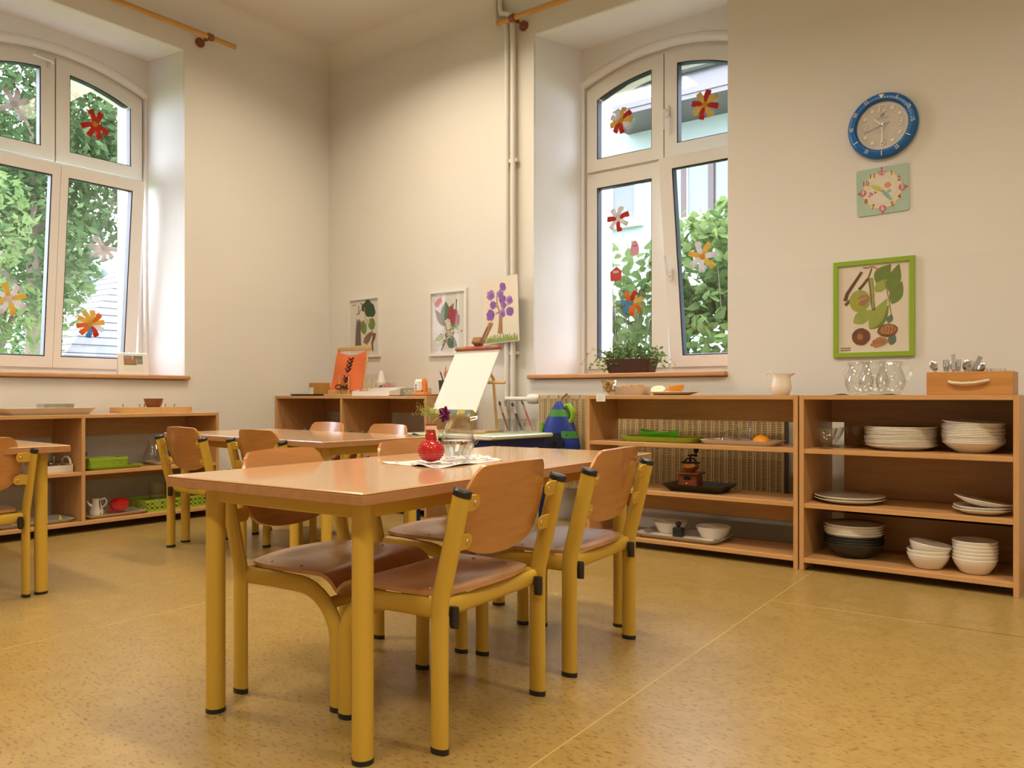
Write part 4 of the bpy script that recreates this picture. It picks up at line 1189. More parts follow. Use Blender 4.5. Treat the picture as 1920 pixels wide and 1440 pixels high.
pd=[(1e-6,0),(.09,0),(.10,.004),(.140,.018),(.140,.021),(.098,.008),(1e-6,.005)]
stack('brown_plate',2,pd,.011,'creampl',lambda o,i:('upper' if i==0 else 'lower')+' wide beige plate on the middle board','plate',(-.915,3.57,z),'pair of wide beige plates',.002,seed=4)
ps=[(1e-6,0),(.055,0),(.065,.004),(.100,.020),(.100,.023),(.064,.008),(1e-6,.005)]
stack('side_plate',3,ps,.010,'creampl',lambda o,i:['topmost side plate, slipped sideways and tilted','middle side plate of the slipped pile','lowest side plate of the slipped pile'][i],'plate',(-.422,3.525,z),'slipped pile of side plates',.002,((R_(-3),R_(9),0),.012),seed=5)
z=.053
bd=[(1e-6,0),(.060,0),(.070,.004),(.104,.040),(.118,.060),(.118,.063),(.102,.045),(.068,.010),(1e-6,.006)]
stack('deep_plate',8,bd,.0112,'darkbowl',lambda o,i:(f'{["topmost","second","third","fourth"][i]} cream rimmed deep plate above the dark bowls' if i<4 else f'{["first","second","third","lowest"][i-4]} charcoal bowl beneath the cream rimmed plates'),'bowl',(-.904,3.585,z),'stack of charcoal bowls and cream plates',.002,seed=6,mats=['creampl']*4+['darkbowl']*4)
b2=[(1e-6,0),(.042,0),(.050,.004),(.070,.034),(.078,.056),(.078,.059),(.075,.059),(.066,.036),(.048,.009),(1e-6,.006)]
stack('bowl',3,b2,.016,'porcelain',lambda o,i:f'{o} cream bowl of the short stack on the bottom board','bowl',(-.606,3.52,z),'short stack of cream bowls',.001,((R_(-2),R_(8),0),.009),seed=7)
stack('bowl',6,b2,.0135,'porcelain',lambda o,i:f'{o} cream bowl of the six high stack','bowl',(-.447,3.525,z),'stack of six cream bowls',.001,seed=8)
# ================================================================== left shelf: things on it  (shelf faces +x)
z=.632
o=one('tray',tray(.44,.22,.036,.030,.005,.01,2),'creampl','long cream tray with flared sides on the low shelf','tray',(-4.56,1.90,z),PI/2)
a=thing('acrylic_box','clear acrylic box lying in the long cream tray','box',(-4.58,1.96,z+.0052))
for (x0,x1,y0,y1) in ((-.05,-.047,-.075,.075),(.047,.05,-.075,.075),(-.047,.047,-.075,-.072),(-.047,.047,.072,.075)): MB().box(x0,x1,y0,y1,0,.052).build('wall','acrylic',a)
MB().box(-.047,.047,-.072,.072,0,.003).build('base','acrylic',a)
b=thing('wooden_board','thick rounded wooden board with metal pegs','board',(-4.60,2.512,z))
def rrect(hw,hd,r,n=6):
    pts=[]
    for (cx,cy,a0) in ((hw-r,hd-r,0),(-hw+r,hd-r,PI/2),(-hw+r,-hd+r,PI),(hw-r,-hd+r,1.5*PI)):
        for i in range(n+1): q=a0+PI/2*i/n; pts.append((cx+r*math.cos(q),cy+r*math.sin(q)))
    return pts
MB().prism(rrect(.10,.225,.06),0,.034).build('slab','pine',b)
for i,(dx,dy) in enumerate([(-.05,-.15),(-.05,-.05),(-.05,-.02),(-.05,.075),(-.03,.10),(-.05,.17)]):
    MB().cyl((dx,dy,.034),(dx,dy,.052),.0045,n=8).build('peg','steel',b,True)
o=one('wooden_bowl',MB().lathe(bowl_prof(.054,.05,.035,.006,.5),20),'bracket','dark carved wooden bowl on the round edged board','bowl',(-4.575,2.508,z+.0342))
z=.326
o=one('tray',tray(.31,.20,.018,.018,.004,.02),'lime','lime tray beneath the perforated lime basket','tray',(-4.535,2.225,z),PI/2)
def basket(label,loc,L,W,h,rows,cols,slot):
    """rectangular plastic basket with real openings"""
    t=thing('basket',label,'basket',loc,PI/2,'lime plastic baskets')
    def wall(fn,length,nc):
        m=MB(); rimt,bot=.010,.008; hh=h-rimt-bot
        cw=length/nc; rh=hh/rows; bw=cw*(1-slot[0])/2; bh=rh*(1-slot[1])/2
        def q(a0,a1,z0,z1):
            P=[fn(a0,z0,0),fn(a1,z0,0),fn(a1,z1,0),fn(a0,z1,0),fn(a0,z0,1),fn(a1,z0,1),fn(a1,z1,1),fn(a0,z1,1)]
            m.add(P,[(0,3,2,1),(4,5,6,7),(0,1,5,4),(1,2,6,5),(2,3,7,6),(3,0,4,7)])
        q(0,length,0,bot); q(0,length,h-rimt,h)
        for r in range(rows+1):
            zc=bot+r*rh; q(0,length,max(bot,zc-bh),min(h-rimt,zc+bh))
        for c in range(nc+1):
            ac=c*cw; q(max(0,ac-bw),min(length,ac+bw),bot,h-rimt)
        return m
    fl=.012; tk=.0022
    def mk(ax,s):
        def fn(a,zv,k):
            off=fl*zv/h
            if ax=='x': return (-L/2+a, s*(W/2-fl+off-k*tk), zv)
            return (s*(L/2-fl+off-k*tk), -W/2+a, zv)
        return fn
    for s in (-1,1):
        wall(mk('x',s),L,cols).build('side_wall','lime',t)
        wall(mk('y',s),W,max(2,int(cols*W/L))).build('end_wall','lime',t)
    MB().box(-L/2+fl,L/2-fl,-W/2+fl,W/2-fl,0,.003).build('base','lime',t)
    return t
basket('finely perforated lime basket on the middle board',(-4.525,2.187,z+.0042),.215,.14,.060,5,20,(.5,.5))
for i,(dy,lb) in enumerate(((-.10,'small shaker with dark cap behind the lime basket'),(-.06,'small shaker with red cap behind the lime basket'))):
    s=thing('shaker',lb,'shaker',(-4.66,2.187+dy+.02,z),0,'shakers behind the basket'); MB().cyl((0,0,0),(0,0,.065),.016,n=14).build('jar','whitepl',s,True); MB().lathe([(.017,.065),(.017,.085),(.010,.094),(1e-6,.095)],14).build('cap','terracotta' if i else 'black',s,True)
one('tray',tray(.26,.17,.018,.018,.003,.02),'creampl','cream tray with carafe and yellow sponge','tray',(-4.57,2.60,z),PI/2)
c=thing('carafe','clear glass carafe on the cream tray','carafe',(-4.625,2.525,z+.0035))
MB().lathe([(1e-6,0),(.036,0),(.046,.012),(.050,.035),(.040,.070),(.024,.100),(.021,.115),(.027,.140),(.025,.140),(.019,.115),(.022,.100),(.038,.070),(.048,.035),(.044,.014),(1e-6,.006)],26).build('body','glass',c,True)
MB().tube([(.022,0,.118),(.045,0,.112),(.056,0,.085),(.045,0,.055)],.004,8,).build('handle','glass',c,True)
m=MB().sphere((0,0,.020),.034,14,8,(1,1.3,.58)); one('sponge',m,'lemon','yellow oval sponge on the cream tray','sponge',(-4.535,2.575,z+.0035))
o=one('blue_bottle',MB().lathe([(1e-6,0),(.020,0),(.022,.004),(.022,.045),(.010,.056),(.010,.066),(1e-6,.067)],14),'clockblue','small blue bottle behind the yellow sponge','bottle',(-4.64,2.64,z+.0035))
b=thing('carrier_box','cream box with arched handles holding metal lids','box',(-4.55,1.905,z),0)
for s in (-1,1): MB().bevbox(-.07,.07,s*.098-.004,s*.098+.004,0,.042,.001).build('end_panel','creampl',b)
MB().bevbox(-.07,-.064,-.094,.094,0,.036,.001).build('rear_panel','creampl',b); MB().bevbox(.064,.07,-.094,.094,0,.036,.001).build('front_panel','creampl',b); MB().box(-.064,.064,-.094,.094,.001,.006).build('base','creampl',b)
for s in (-1,1): MB().tube([(-.05,s*.098,.040),(-.042,s*.098,.062),(-.02,s*.098,.076),(.02,s*.098,.076),(.042,s*.098,.062),(.05,s*.098,.040)],.006,8).build('handle','creampl',b,True)
for i,(y,lb) in enumerate(((1.88,'steel pot lid with upright knob in the cream box'),(1.945,'second steel lid leaning behind the first'))):
    l=thing('pot_lid',lb,'lid',(-4.55-.012*i,y,z+.0405+.006*i),0,'steel lids in the box'); MB().lathe([(.050,0),(.051,.003),(.03,.010),(1e-6,.013)],22,None,True).build('disc','steel',l,True); MB().lathe([(.004,.012),(.005,.02),(.009,.034),(1e-6,.036)],12).build('knob','steel',l,True)
z=.061
one('tray',tray(.33,.20,.018,.02,.004,.01,2),'creampl','cream tray with white coffee pot on the bottom board','tray',(-4.545,2.24,z),PI/2)
p=thing('coffee_pot','white porcelain coffee pot on the bottom board','pot',(-4.555,2.165,z+.0045),PI/2)
MB().lathe([(1e-6,0),(.030,0),(.036,.008),(.037,.025),(.028,.055),(.022,.080),(.025,.092),(.023,.092),(.019,.080),(.025,.055),(.034,.025),(1e-6,.008)],24).build('body','porcelain',p,True)
MB().tube([(-.024,0,.055),(-.040,0,.066),(-.050,0,.084)],[.009,.006,.004],8).build('spout','porcelain',p,True)
MB().tube([(.024,0,.084),(.045,0,.092),(.058,0,.075),(.050,0,.052),(.030,0,.042)],.0045,8).build('handle','porcelain',p,True)
MB().tube([(.006,-.036,.005),(.006,-.030,.05),(.006,-.024,.088)],.0022,6).build('strap','black',p,True)
one('bud_vase',MB().lathe([(1e-6,0),(.024,0),(.024,.04),(.010,.075),(.008,.16),(.011,.185),(.0095,.185),(.0065,.16),(.0085,.075),(.022,.04),(1e-6,.006)],18),'glass','tall slim glass vase behind the white coffee pot','vase',(-4.645,2.165,z))
f=thing('red_funnel','glossy red egg shaped funnel on the cream tray','funnel',(-4.535,2.285,z+.0045))
MB().lathe([(.010,0),(.014,.012),(.040,.026),(.054,.048),(.052,.068),(.034,.084),(1e-6,.090)],24,None,True).build('body','red',f,True)
MB().tube([(0,-.035,.018),(0,-.060,.012),(0,-.068,.026),(0,-.056,.034),(0,-.042,.026)],.004,8).build('loop_handle','red',f,True)
basket('lime basket with square holes on the bottom board',(-4.565,2.605,z),.42,.22,.070,2,14,(.58,.42))
for i,(y,lb,r,h) in enumerate(((2.53,'clear glass cylinder at the left in the lime basket',.048,.15),(2.70,'clear glass cylinder at the right in the lime basket',.044,.09))):
    one('glass_cylinder',MB().lathe([(1e-6,0),(r,0),(r,h),(r-.003,h),(r-.003,.006),(1e-6,.006)],22),'glass',lb,'glass',(-4.575,y,z+.0035),0,'glass cylinders in the basket')
one('white_ball',MB().sphere((0,0,.024),.024,16,10),'whitepl','white ball resting in the left glass cylinder','ball',(-4.575,2.53,z+.0098))
one('tray',tray(.38,.22,.020,.022,.004,.02),'grey_tray','grey tray behind the leftmost table on the bottom board','tray',(-4.55,1.815,z),PI/2)
one('picture_card',MB().bevbox(-.05,.05,-.07,.07,0,.004,.001),'paper','white picture card lying on the grey tray','card',(-4.56,1.80,z+.0045),.1,smooth=False)
one('toy_cone',MB().lathe([(.012,0),(.008,.02),(1e-6,.034)],12,None,True),'lime','small green cone on the grey tray','toy',(-4.50,1.95,z+.0045))

# ================================================================== corner shelf top
z=.733
one('tray',tray(.34,.20,.012,.012,.004,.008,2),'blackboard','thin black tray at the left end of the corner shelf','tray',(-4.61,3.74,z))
one('paper_sheet',MB().bevbox(-.07,.07,-.045,.045,0,.002,.0005),'paper','white paper lying on the black tray','paper',(-4.68,3.73,z+.0045),.1,smooth=False)
b=thing('card_box','open ochre card box on the black tray','box',(-4.58,3.75,z+.0045),R_(-6))
flat('ochre_card',(.52,.25,.05))
for (x0,x1,y0,y1) in ((-.065,-.062,-.045,.045),(.062,.065,-.045,.045),(-.062,.062,-.045,-.042),(-.062,.062,.042,.045)): MB().box(x0,x1,y0,y1,0,.088).build('side','ochre_card',b)
MB().box(-.062,.062,-.042,.042,0,.003).build('base','ochre_card',b)
MB().bevbox(-.058,-.004,-.0475,-.0455,.002,.055,.0004).build('white_label','paper',b)
# dressing frame with orange laced cloth
d=thing('dressing_frame','wooden dressing frame with laced orange cloth','frame',(-4.20,3.675,z),0)
MB().bevbox(-.185,.185,-.05,.05,0,.012,.002).build('stand_board','pine',d)
MB().bevbox(-.175,.175,-.018,.006,.012,.040,.002).build('lower_bar','pine',d)
MB().bevbox(-.175,.155,.062,.084,.312,.338,.002).build('upper_bar','pine',d)
for s in (-1,1): MB().tube([(s*.155-.005,-.004,.030),(s*.150-.015,.073,.318)],.007,8).build('upright','pine',d,True)
for s in (-.045,.045): MB().cyl((s,-.025,.012),(s,-.025,.135),.006,n=10).build('peg','pine',d,True)
def cpt(u,v):   # cloth surface point, u -1..1, v 0..1
    sag=.028*(1-u*u)*max(0,v-.75)/.25
    return (u*(.158-.010*v)-.012*v, -.012+.078*v-.010*math.sin(3*u+5*v)*.5-.008, .036+.272*v-sag)
for s in (-1,1):
    P=[]
    for i in range(9):
        row=[]
        for k in range(13):
            u=s*(.004+.996*i/8) if s>0 else -1+.996*i/8
            row.append(cpt(u,k/12))
        P.append(row)
    MB().grid(P,.002).build('cloth_flap','orangecloth',d,True)
for k,v in enumerate((.06,.22,.30,.48,.58,.68,.80)):
    y=lambda u,vv: Vector(cpt(u,vv))+Vector((0,-.006,0))
    MB().tube([y(-.16,v+.08),y(-.03,v+.01),y(.0,v-.01)],.0042,6).build('lace','cordblack',d,True); MB().tube([y(.16,v+.08),y(.03,v+.01),y(.0,v-.01)],.0042,6).build('lace','cordblack',d,True)
pts=[]
for i in range(17):
    a=2*PI*i/16; pts.append((-.05+.03*math.cos(a),-.032,.060+.016*math.sin(a)))
MB().tube(pts,.004,6,cap=False).build('lace_loop','cordblack',d,True)
MB().tube([(-.022,-.032,.058),(.0,-.034,.062),(.03,-.034,.052),(.05,-.033,.048)],[.004,.009,.007,.004],6).build('lace_knot','cordblack',d,True)
one('paper_cone',MB().lathe([(.05,0),(.012,.17)],14,None,False),'paper','white paper roll standing behind the dressing frame','paper',(-4.02,3.82,z))
# white trays, beads, acrylic boxes
t=thing('divided_tray','white divided tray with low sloping front','tray',(-3.885,3.665,z))
MB().box(-.175,.175,-.07,.07,0,.004).build('base','whitepl',t)
for s in (-1,1):
    MB().add([(s*.175,-.07,0),(s*.175,.07,0),(s*.175,.07,.055),(s*.175,-.07,.03),(s*.171,-.07,0),(s*.171,.07,0),(s*.171,.07,.055),(s*.171,-.07,.03)],[(0,1,2,3),(4,7,6,5),(0,4,5,1),(1,5,6,2),(2,6,7,3),(3,7,4,0)]).build('side','whitepl',t)
MB().box(-.171,.171,-.07,-.066,.004,.030).build('front','whitepl',t); MB().box(-.171,.171,.066,.07,.004,.055).build('rear','whitepl',t); MB().box(-.002,.002,-.066,.066,.004,.045).build('partition','whitepl',t)
for s,lb in ((-.105,'left wooden dowel standing in the white divided tray'),(-.055,'right wooden dowel standing in the white divided tray')):
    one('dowel',MB().cyl((0,0,0),(0,0,.105),.006,n=10),'pine',lb,'dowel',(-3.885+s,3.66,z+.0045),0,'dowels in the white tray')
bx=thing('bead_glass','square glass of coloured counters in the white tray','glass',(-3.885-.055,3.745,z+.0045)); bx.location=(-3.93,3.775,z)
for (x0,x1,y0,y1) in ((-.07,-.067,-.03,.03),(.067,.07,-.03,.03),(-.067,.067,-.03,-.027),(-.067,.067,.027,.03)): MB().box(x0,x1,y0,y1,0,.090).build('wall','glass',bx)
MB().box(-.067,.067,-.027,.027,0,.004).build('base','glass',bx)
flat('counter_red',(.62,.08,.05)); flat('counter_blue',(.12,.40,.55)); flat('counter_green',(.08,.42,.15)); flat('counter_pink',(.70,.20,.20))
for i,(x,zc,m,nm) in enumerate([(-.035,.028,'counter_red','red'),(.025,.028,'counter_blue','blue'),(.050,.038,'counter_green','green'),(-.015,.055,'counter_pink','pink'),(.035,.062,'counter_pink','upper pink'),(-.048,.052,'black','black')]):
    o=one('counter',MB().lathe([(1e-6,-.004),(.022,-.004),(.022,.004),(1e-6,.004)],18),m,f'{nm} round counter in the square glass','counter',(-3.93+x,3.765+.004*i,z+zc),0,'counters in the square glass'); o.rotation_euler=(R_(80),0,0)
a=thing('bead_case','clear case of tiny white beads beside the white tray','box',(-3.615,3.74,z))
for (x0,x1,y0,y1) in ((-.09,-.087,-.05,.05),(.087,.09,-.05,.05),(-.087,.087,-.05,-.047),(-.087,.087,.047,.05)): MB().box(x0,x1,y0,y1,0,.050).build('wall','acrylic',a)
m=MB(); rg=random.Random(4)
for i in range(90): m.sphere((rg.uniform(-.082,.082),rg.uniform(-.042,.042),rg.uniform(.006,.036)),.0045,6,4)
stuff(m.build('beads','whitepl',a,True))
one('tray',tray(.19,.13,.010,.012,.003,.02),'creampl','small cream tray under the hole punch','tray',(-3.475,3.665,z))
h=thing('hole_punch','white and orange toy hole punch on the corner shelf','punch',(-3.49,3.665,z+.0035),R_(-8))
flat('bright_orange_plastic',(.75,.20,.01),.35)
MB().bevbox(-.060,.060,-.03,.03,0,.020,.004).build('base','bright_orange_plastic',h)
MB().bevbox(-.055,.015,-.028,.028,.020,.100,.014).build('body','whitepl',h)
MB().tube([(.030,0,.018),(.034,0,.05),(.030,0,.085),(.018,0,.098)],.014,10,side=(0,1,0),rb=.014).build('lever','bright_orange_plastic',h,True)
for zc in (.062,.044): MB().cyl((-.024,-.0295,zc),(-.024,-.027,zc),.006,n=10).build('button','black',h,True)
c=thing('pencil_cup','dark grey cup of coloured pencils behind the easel','cup',(-3.405,3.79,z))
flat('dark_grey_plastic',(.05,.052,.055),.4)
MB().lathe([(1e-6,0),(.036,0),(.046,.098),(.043,.098),(.034,.006),(1e-6,.006)],20).build('cup','dark_grey_plastic',c,True)
for i,(cl,lx,ly,L,nm) in enumerate([((.02,.02,.02),-.42,.0,.175,'black'),((.30,.03,.03),-.22,.1,.16,'dark red'),((.70,.45,.02),.02,.15,.17,'yellow'),((.75,.22,.03),.08,-.05,.185,'orange'),((.45,.05,.20),.12,.05,.165,'crimson'),((.05,.10,.25),.40,.0,.165,'navy'),((.03,.03,.03),-.05,.2,.175,'charcoal')]):
    key='pencil_'+nm.replace(' ','_'); flat(key,cl,.4)
    t=thing('pencil',f'{nm} pencil standing in the dark grey cup','pencil',(-3.405-lx*.05,3.79,z+.0065),0,'pencils in the grey cup',(-ly,lx,0))
    MB().cyl((0,0,0),(0,0,L-.018),.0042,n=6).build('shaft',key,t); MB().lathe([(.0042,L-.018),(.0015,L-.004),(1e-6,L)],6,None,False).build('tip','pine',t)

# ================================================================== art table with easel
AT=.53
t=thing('art_table','small navy table with pale green wrapped top','table',(-2.81,3.405,0),R_(-4))
hw,hd=.31,.265
MB().bevbox(-hw,hw,-hd,hd,AT-.022,AT,.006).build('tabletop','tablegreen',t)
MB().bevbox(.02,hw+.002,-hd-.002,-hd+.03,AT-.020,AT+.0006,.003).build('tape_strip','whitepl',t)
for s in (-1,1):
    MB().bevbox(-hw+.03,hw-.03,s*(hd-.035)-.011,s*(hd-.035)+.011,AT-.075,AT-.022,.002).build('apron_rail','navy',t)
    MB().bevbox(s*(hw-.035)-.011,s*(hw-.035)+.011,-hd+.03,hd-.03,AT-.075,AT-.022,.002).build('apron_rail','navy',t)
    for q in (-1,1): MB().bevbox(s*(hw-.04)-.02,s*(hw-.04)+.02,q*(hd-.04)-.02,q*(hd-.04)+.02,0,AT-.022,.003).build('leg','navy',t)
e=thing('easel','tabletop easel with blank white board and paint stained rails','easel',(-2.905,3.33,AT),R_(-2))
MB().bevbox(-.13,.20,-.03,.012,0,.014,.002).build('base_plank','pine',e)
for s in (-1,1): MB().bevbox(s*.12-.012,s*.12+.012,.0,.24,0,.014,.002).build('base_runner','pine',e)
L=R_(-30)     # lean back
X=Matrix.Translation((0,-.03,.112))@Matrix.Rotation(L,4,'X')
MB().bevbox(-.165,.165,-.004,.004,0,.40,.001,X).build('white_board','canvas',e)
MB().bevbox(-.012,.012,.006,.020,-.10,.40,.002,X).build('mast','pine',e)
flat('paint_stained_yellow',(.40,.33,.06),.5,.35); flat('paint_stained_red',(.42,.09,.04),.5,.45)
bt=MB().bevbox(-.165,.165,-.036,-.0045,-.032,.002,.004,X).build('lower_rail','paint_stained_yellow',e)
flat('paint_blue_smear',(.12,.18,.25)); flat('paint_green_smear',(.20,.30,.05))
for (a,b2,mm) in ((.0,.06,'paint_blue_smear'),(-.16,-.10,'paint_green_smear'),(.12,.166,'paint_blue_smear')): MB().bevbox(a,b2,-.0375,-.034,-.028,-.004,.001,X).build('paint_smear',mm,bt)
tp=MB().bevbox(-.165,.165,-.022,.012,.398,.418,.003,X).build('upper_rail','paint_stained_red',e)
for (a,b2,mm) in ((.07,.10,'paint_blue_smear'),(-.15,-.10,'paint_green_smear'),(.12,.15,'paint_green_smear')): MB().bevbox(a,b2,-.0235,-.020,.402,.414,.001,X).build('paint_smear',mm,tp)
flat('dark_varnished_wood',(.30,.145,.05),.4,.15)
mm=MB().bevbox(-.016,.016,.0,.022,.40,.60,.008,X@Matrix.Translation((-.045,0,0))@Matrix.Rotation(R_(5),4,'Y')).build('sliding_mast','dark_varnished_wood',e)
MB().bevbox(-.003,.003,-.001,.003,.45,.56,.0005,X@Matrix.Translation((-.045,0,0))@Matrix.Rotation(R_(5),4,'Y')).build('slot','blackboard',mm)
MB().bevbox(-.032,.030,-.045,.0,.425,.465,.005,X).build('clamp_block','dark_varnished_wood',e)
MB().tube([(-.02,-.075,.53),(.0,-.07,.535)],.008,8).build('screw_knob','dark_varnished_wood',e,True).matrix_local=Matrix.Translation((-.005,.255,-.035))
MB().bevbox(.09,.25,.035,.048,.205,.220,.002,X).build('side_peg','pine',e)
for s in (-1,1): MB().tube([(s*.10,.22,.010),(s*.06,.235,.30),(s*.02,.19,.40)],.009,8).build('rear_strut','pine',e,True)
# brushes in glasses
for gi,(gx,gy,glab) in enumerate(((-2.715,3.515,'square glass jar with two brushes nearest the easel'),(-2.645,3.55,'square glass jar with brushes in the middle'),(-2.575,3.555,'square glass jar with red handled brush near the radiator'))):
    j=thing('brush_jar',glab,'jar',(gx,gy,AT+.0008),0,'glass brush jars on the art table')
    MB().lathe([(1e-6,0),(.034,0),(.036,.004),(.043,.075),(.041,.075),(.033,.008),(1e-6,.008)],4,Matrix.Rotation(PI/4,4,'Z')).build('jar_body','glass',j)
flat('brush_brown',(.22,.07,.03),.35);flat('brush_purple',(.12,.03,.12),.35);flat('brush_red',(.45,.02,.05),.35);flat('bristle',(.05,.035,.03),.8)
for i,(jx,jy,dx,dy,L,mk,lb) in enumerate([(-2.715,3.515,-.014,.006,.185,'brush_brown','brown brush leaning in the jar nearest the easel'),(-2.715,3.515,-.006,-.004,.180,'brush_brown','second brown brush in the jar nearest the easel'),(-2.645,3.55,-.014,-.002,.180,'bristle','thin black brush in the middle jar'),(-2.645,3.55,-.003,.004,.185,'brush_purple','purple brush in the middle jar'),(-2.575,3.555,-.012,0,.20,'brush_red','red handled brush in the jar near the radiator'),(-2.575,3.555,-.018,.008,.19,'steel','silver brush in the jar near the radiator')]):
    lean=R_(-33 if jx>-2.65 else -29)
    t=thing('paint_brush',lb,'brush',(jx+.022+dx*.3,jy+dy,AT+.012),0,'paint brushes in jars',(0,lean,R_(-18)))
    MB().tube([(0,0,0),(0,0,.05),(0,0,L*.62)],[.0015,.0042,.0038],8).build('handle',mk,t,True); MB().tube([(0,0,L*.60),(0,0,L*.86)],.0042,8).build('ferrule','steel',t,True); MB().tube([(0,0,L*.86),(0,0,L*.93),(0,0,L)],[.0042,.005,.0015],8).build('bristles','bristle',t,True)

# ================================================================== bag hanging on the radiator
b=thing('drawstring_bag','blue and green checked bag hanging on the radiator','bag',(-2.545,3.80,.42),0)
flat('royal_blue_nylon',(.008,.035,.30),.45);flat('dark_green_nylon',(.05,.24,.04),.5);flat('lime_nylon',(.28,.60,.02),.5);flat('black_print',(.01,.012,.02),.5)
P=[];N=24
prof=[(0,.128,.040),(.02,.132,.045),(.06,.128,.047),(.12,.110,.044),(.18,.086,.038),(.225,.060,.030),(.255,.038,.022),(.275,.016,.014),(.285,.006,.006)]
for (zz,a,bq) in prof:
    row=[]
    for k in range(N+1):
        w=2*PI*k/N; r=1+.05*math.sin(5*w+zz*30); row.append((a*r*math.cos(w),bq*r*math.sin(w),zz))
    P.append(row)
m=MB(); m.grid(P); m.add([p for p in P[0][:-1]],[tuple(range(N))]); body=m.build('bag_body','royal_blue_nylon',b,True)
def patch(z0,z1,a0,a1,mk,name):
    Q=[]
    for i in range(5):
        zz=z0+(z1-z0)*i/4
        for kk in range(len(prof)-1):
            if prof[kk][0]<=zz<=prof[kk+1][0]:
                f=(zz-prof[kk][0])/(prof[kk+1][0]-prof[kk][0]); a=prof[kk][1]+(prof[kk+1][1]-prof[kk][1])*f; bq=prof[kk][2]+(prof[kk+1][2]-prof[kk][2])*f
        row=[]
        for k in range(9):
            w=a0+(a1-a0)*k/8; r=1+.05*math.sin(5*w+zz*30)+.012; row.append((a*r*math.cos(w),bq*r*math.sin(w),zz))
        Q.append(row)
    MB().grid(Q,.001).build(name,mk,body,True)
patch(.195,.235,PI,2*PI,'dark_green_nylon','green_band')
patch(.075,.115,1.5*PI+.35,2*PI-.02,'dark_green_nylon','green_band'); patch(.075,.14,PI,PI+.5,'dark_green_nylon','green_band')
patch(.0,.02,1.5*PI-.3,1.5*PI+.5,'dark_green_nylon','green_band')
# black motorbike print
for (cx,cz,r) in ((-.035,.045,.040),(.030,.050,.034)):
    w0=PI+math.acos(max(-1,min(1,-cx/.13)))
    Q=[(cx+r*math.cos(2*PI*i/18),cz+r*math.sin(2*PI*i/18)) for i in range(18)]
    MB().prism(Q,-.0515,-.0480,Matrix(((1,0,0,0),(0,0,1,.0),(0,1,0,0),(0,0,0,1)))).build('wheel_print','black_print',body)
MB().prism([(-.04,.075),(-.01,.10),(.03,.105),(.045,.08),(.03,.06),(-.02,.05)],-.0520,-.0490,Matrix(((1,0,0,0),(0,0,1,.0),(0,1,0,0),(0,0,0,1)))).build('motorbike_print','black_print',body)
MB().tube([(.05,-.012,.255),(.075,-.018,.262),(.095,-.018,.235),(.10,-.012,.20),(.08,-.008,.165)],.018,8,side=(0,1,0),rb=.012).build('lime_strap','lime_nylon',b,True)
MB().tube([(-.112,-.01,.16),(-.118,-.012,.10),(-.115,-.01,.06)],.012,8,side=(0,1,0),rb=.010).build('lime_strap','lime_nylon',b,True)
MB().tube([(0,0,.28),(.004,.02,.30),(.008,.04,.312),(.01,.062,.323)],.006,8,).build('hanging_cord','bracket',b,True)

# ================================================================== front table: cloth, vase, jug
cloth('doily_cloth',[(-1.585,1.508),(-1.355,1.490),(-1.390,1.790),(-1.560,1.895)],T,'small white cloth with violet print on the front table',6,46)
zz=T+.0068
v=thing('vase','red dimpled ceramic vase with flowers on the front table','vase',(-1.452,1.560,zz))
R=.0335;pr=[(1e-6,0),(.021,0),(.0235,.002)]
nz=11;N=40
m=MB(); vs=[]
prof=[]
for i in range(nz):
    f=i/(nz-1); a=-1.08+2.16*f; prof.append((.0335*math.cos(a)+.0005,.031+.0335*math.sin(a)*.92))
prof=[(.0,0.0)]+prof+[(.0145,.064),(.0155,.067),(.0158,.075),(.0138,.077),(.0132,.082),(.0135,.094),(.0152,.098),(.0152,.101),(.0128,.101),(.0118,.085),(.0118,.066)]
m.lathe([(max(r,1e-6),q) for r,q in prof],N); body=m.build('body','redvase',v,True)
dm=MB()
for i in range(1,nz-1):
    a=-1.08+2.16*i/(nz-1)
    for k in range(22):
        w=2*PI*(k+.5*(i%2))/22; r=.0335*math.cos(a)+.0005; dm.sphere((r*math.cos(w),r*math.sin(w),.031+.0335*math.sin(a)*.92),.0021,6,4)
stuff(dm.build('dimples','redvase',body,True))
MB().lathe([(.0142,.086),(.0150,.088),(.0150,.096),(.0142,.098)],24,None,False).build('raffia_band','rope',v,True)
bw=MB().tube([(.014,0,.09),(.02,-.002,.078),(.026,-.004,.062),(.024,-.002,.055)],.0022,6); bw.tube([(.014,0,.09),(.023,.0,.082),(.027,.002,.072)],.002,6); bw.build('raffia_bow','rope',v,True)
fl=thing('magenta_flower','dark magenta flower standing in the red vase','flower',(-1.452,1.560,zz+.05))
MB().tube([(0,0,0),(.004,.002,.055),(.014,.006,.066),(.030,.012,.074)],.0016,7).build('stem','stem',fl,True)
cx,cy,cz=.038,.016,.077
for k in range(6):
    a=2*PI*k/6+.3; P=[]
    for i in range(6):
        f=i/5; row=[]
        for j2 in range(5):
            g=-1+2*j2/4; r=.003+.021*f; w=.010*math.sin(PI*min(1,f*.85+.12))*g
            u=r*math.cos(a)-w*math.sin(a); q=r*math.sin(a)+w*math.cos(a); o=.004*math.sin(5*g+k)+.003*f
            row.append((cx+u*.85, cy-o-.004, cz+q*.9))
        P.append(row)
    MB().grid(P,.0006).build('petal','petal',fl,True)
MB().sphere((cx,cy-.006,cz),.005,8,6).build('centre','petal',fl,True)
s=thing('green_sprig','feathery green yellow sprig in the red vase','sprig',(-1.455,1.565,zz+.045))
MB().tube([(0,0,0),(-.004,0,.05),(-.012,.002,.085)],.0012,6).build('stem','stem',s,True)
m=MB(); rg=random.Random(8)
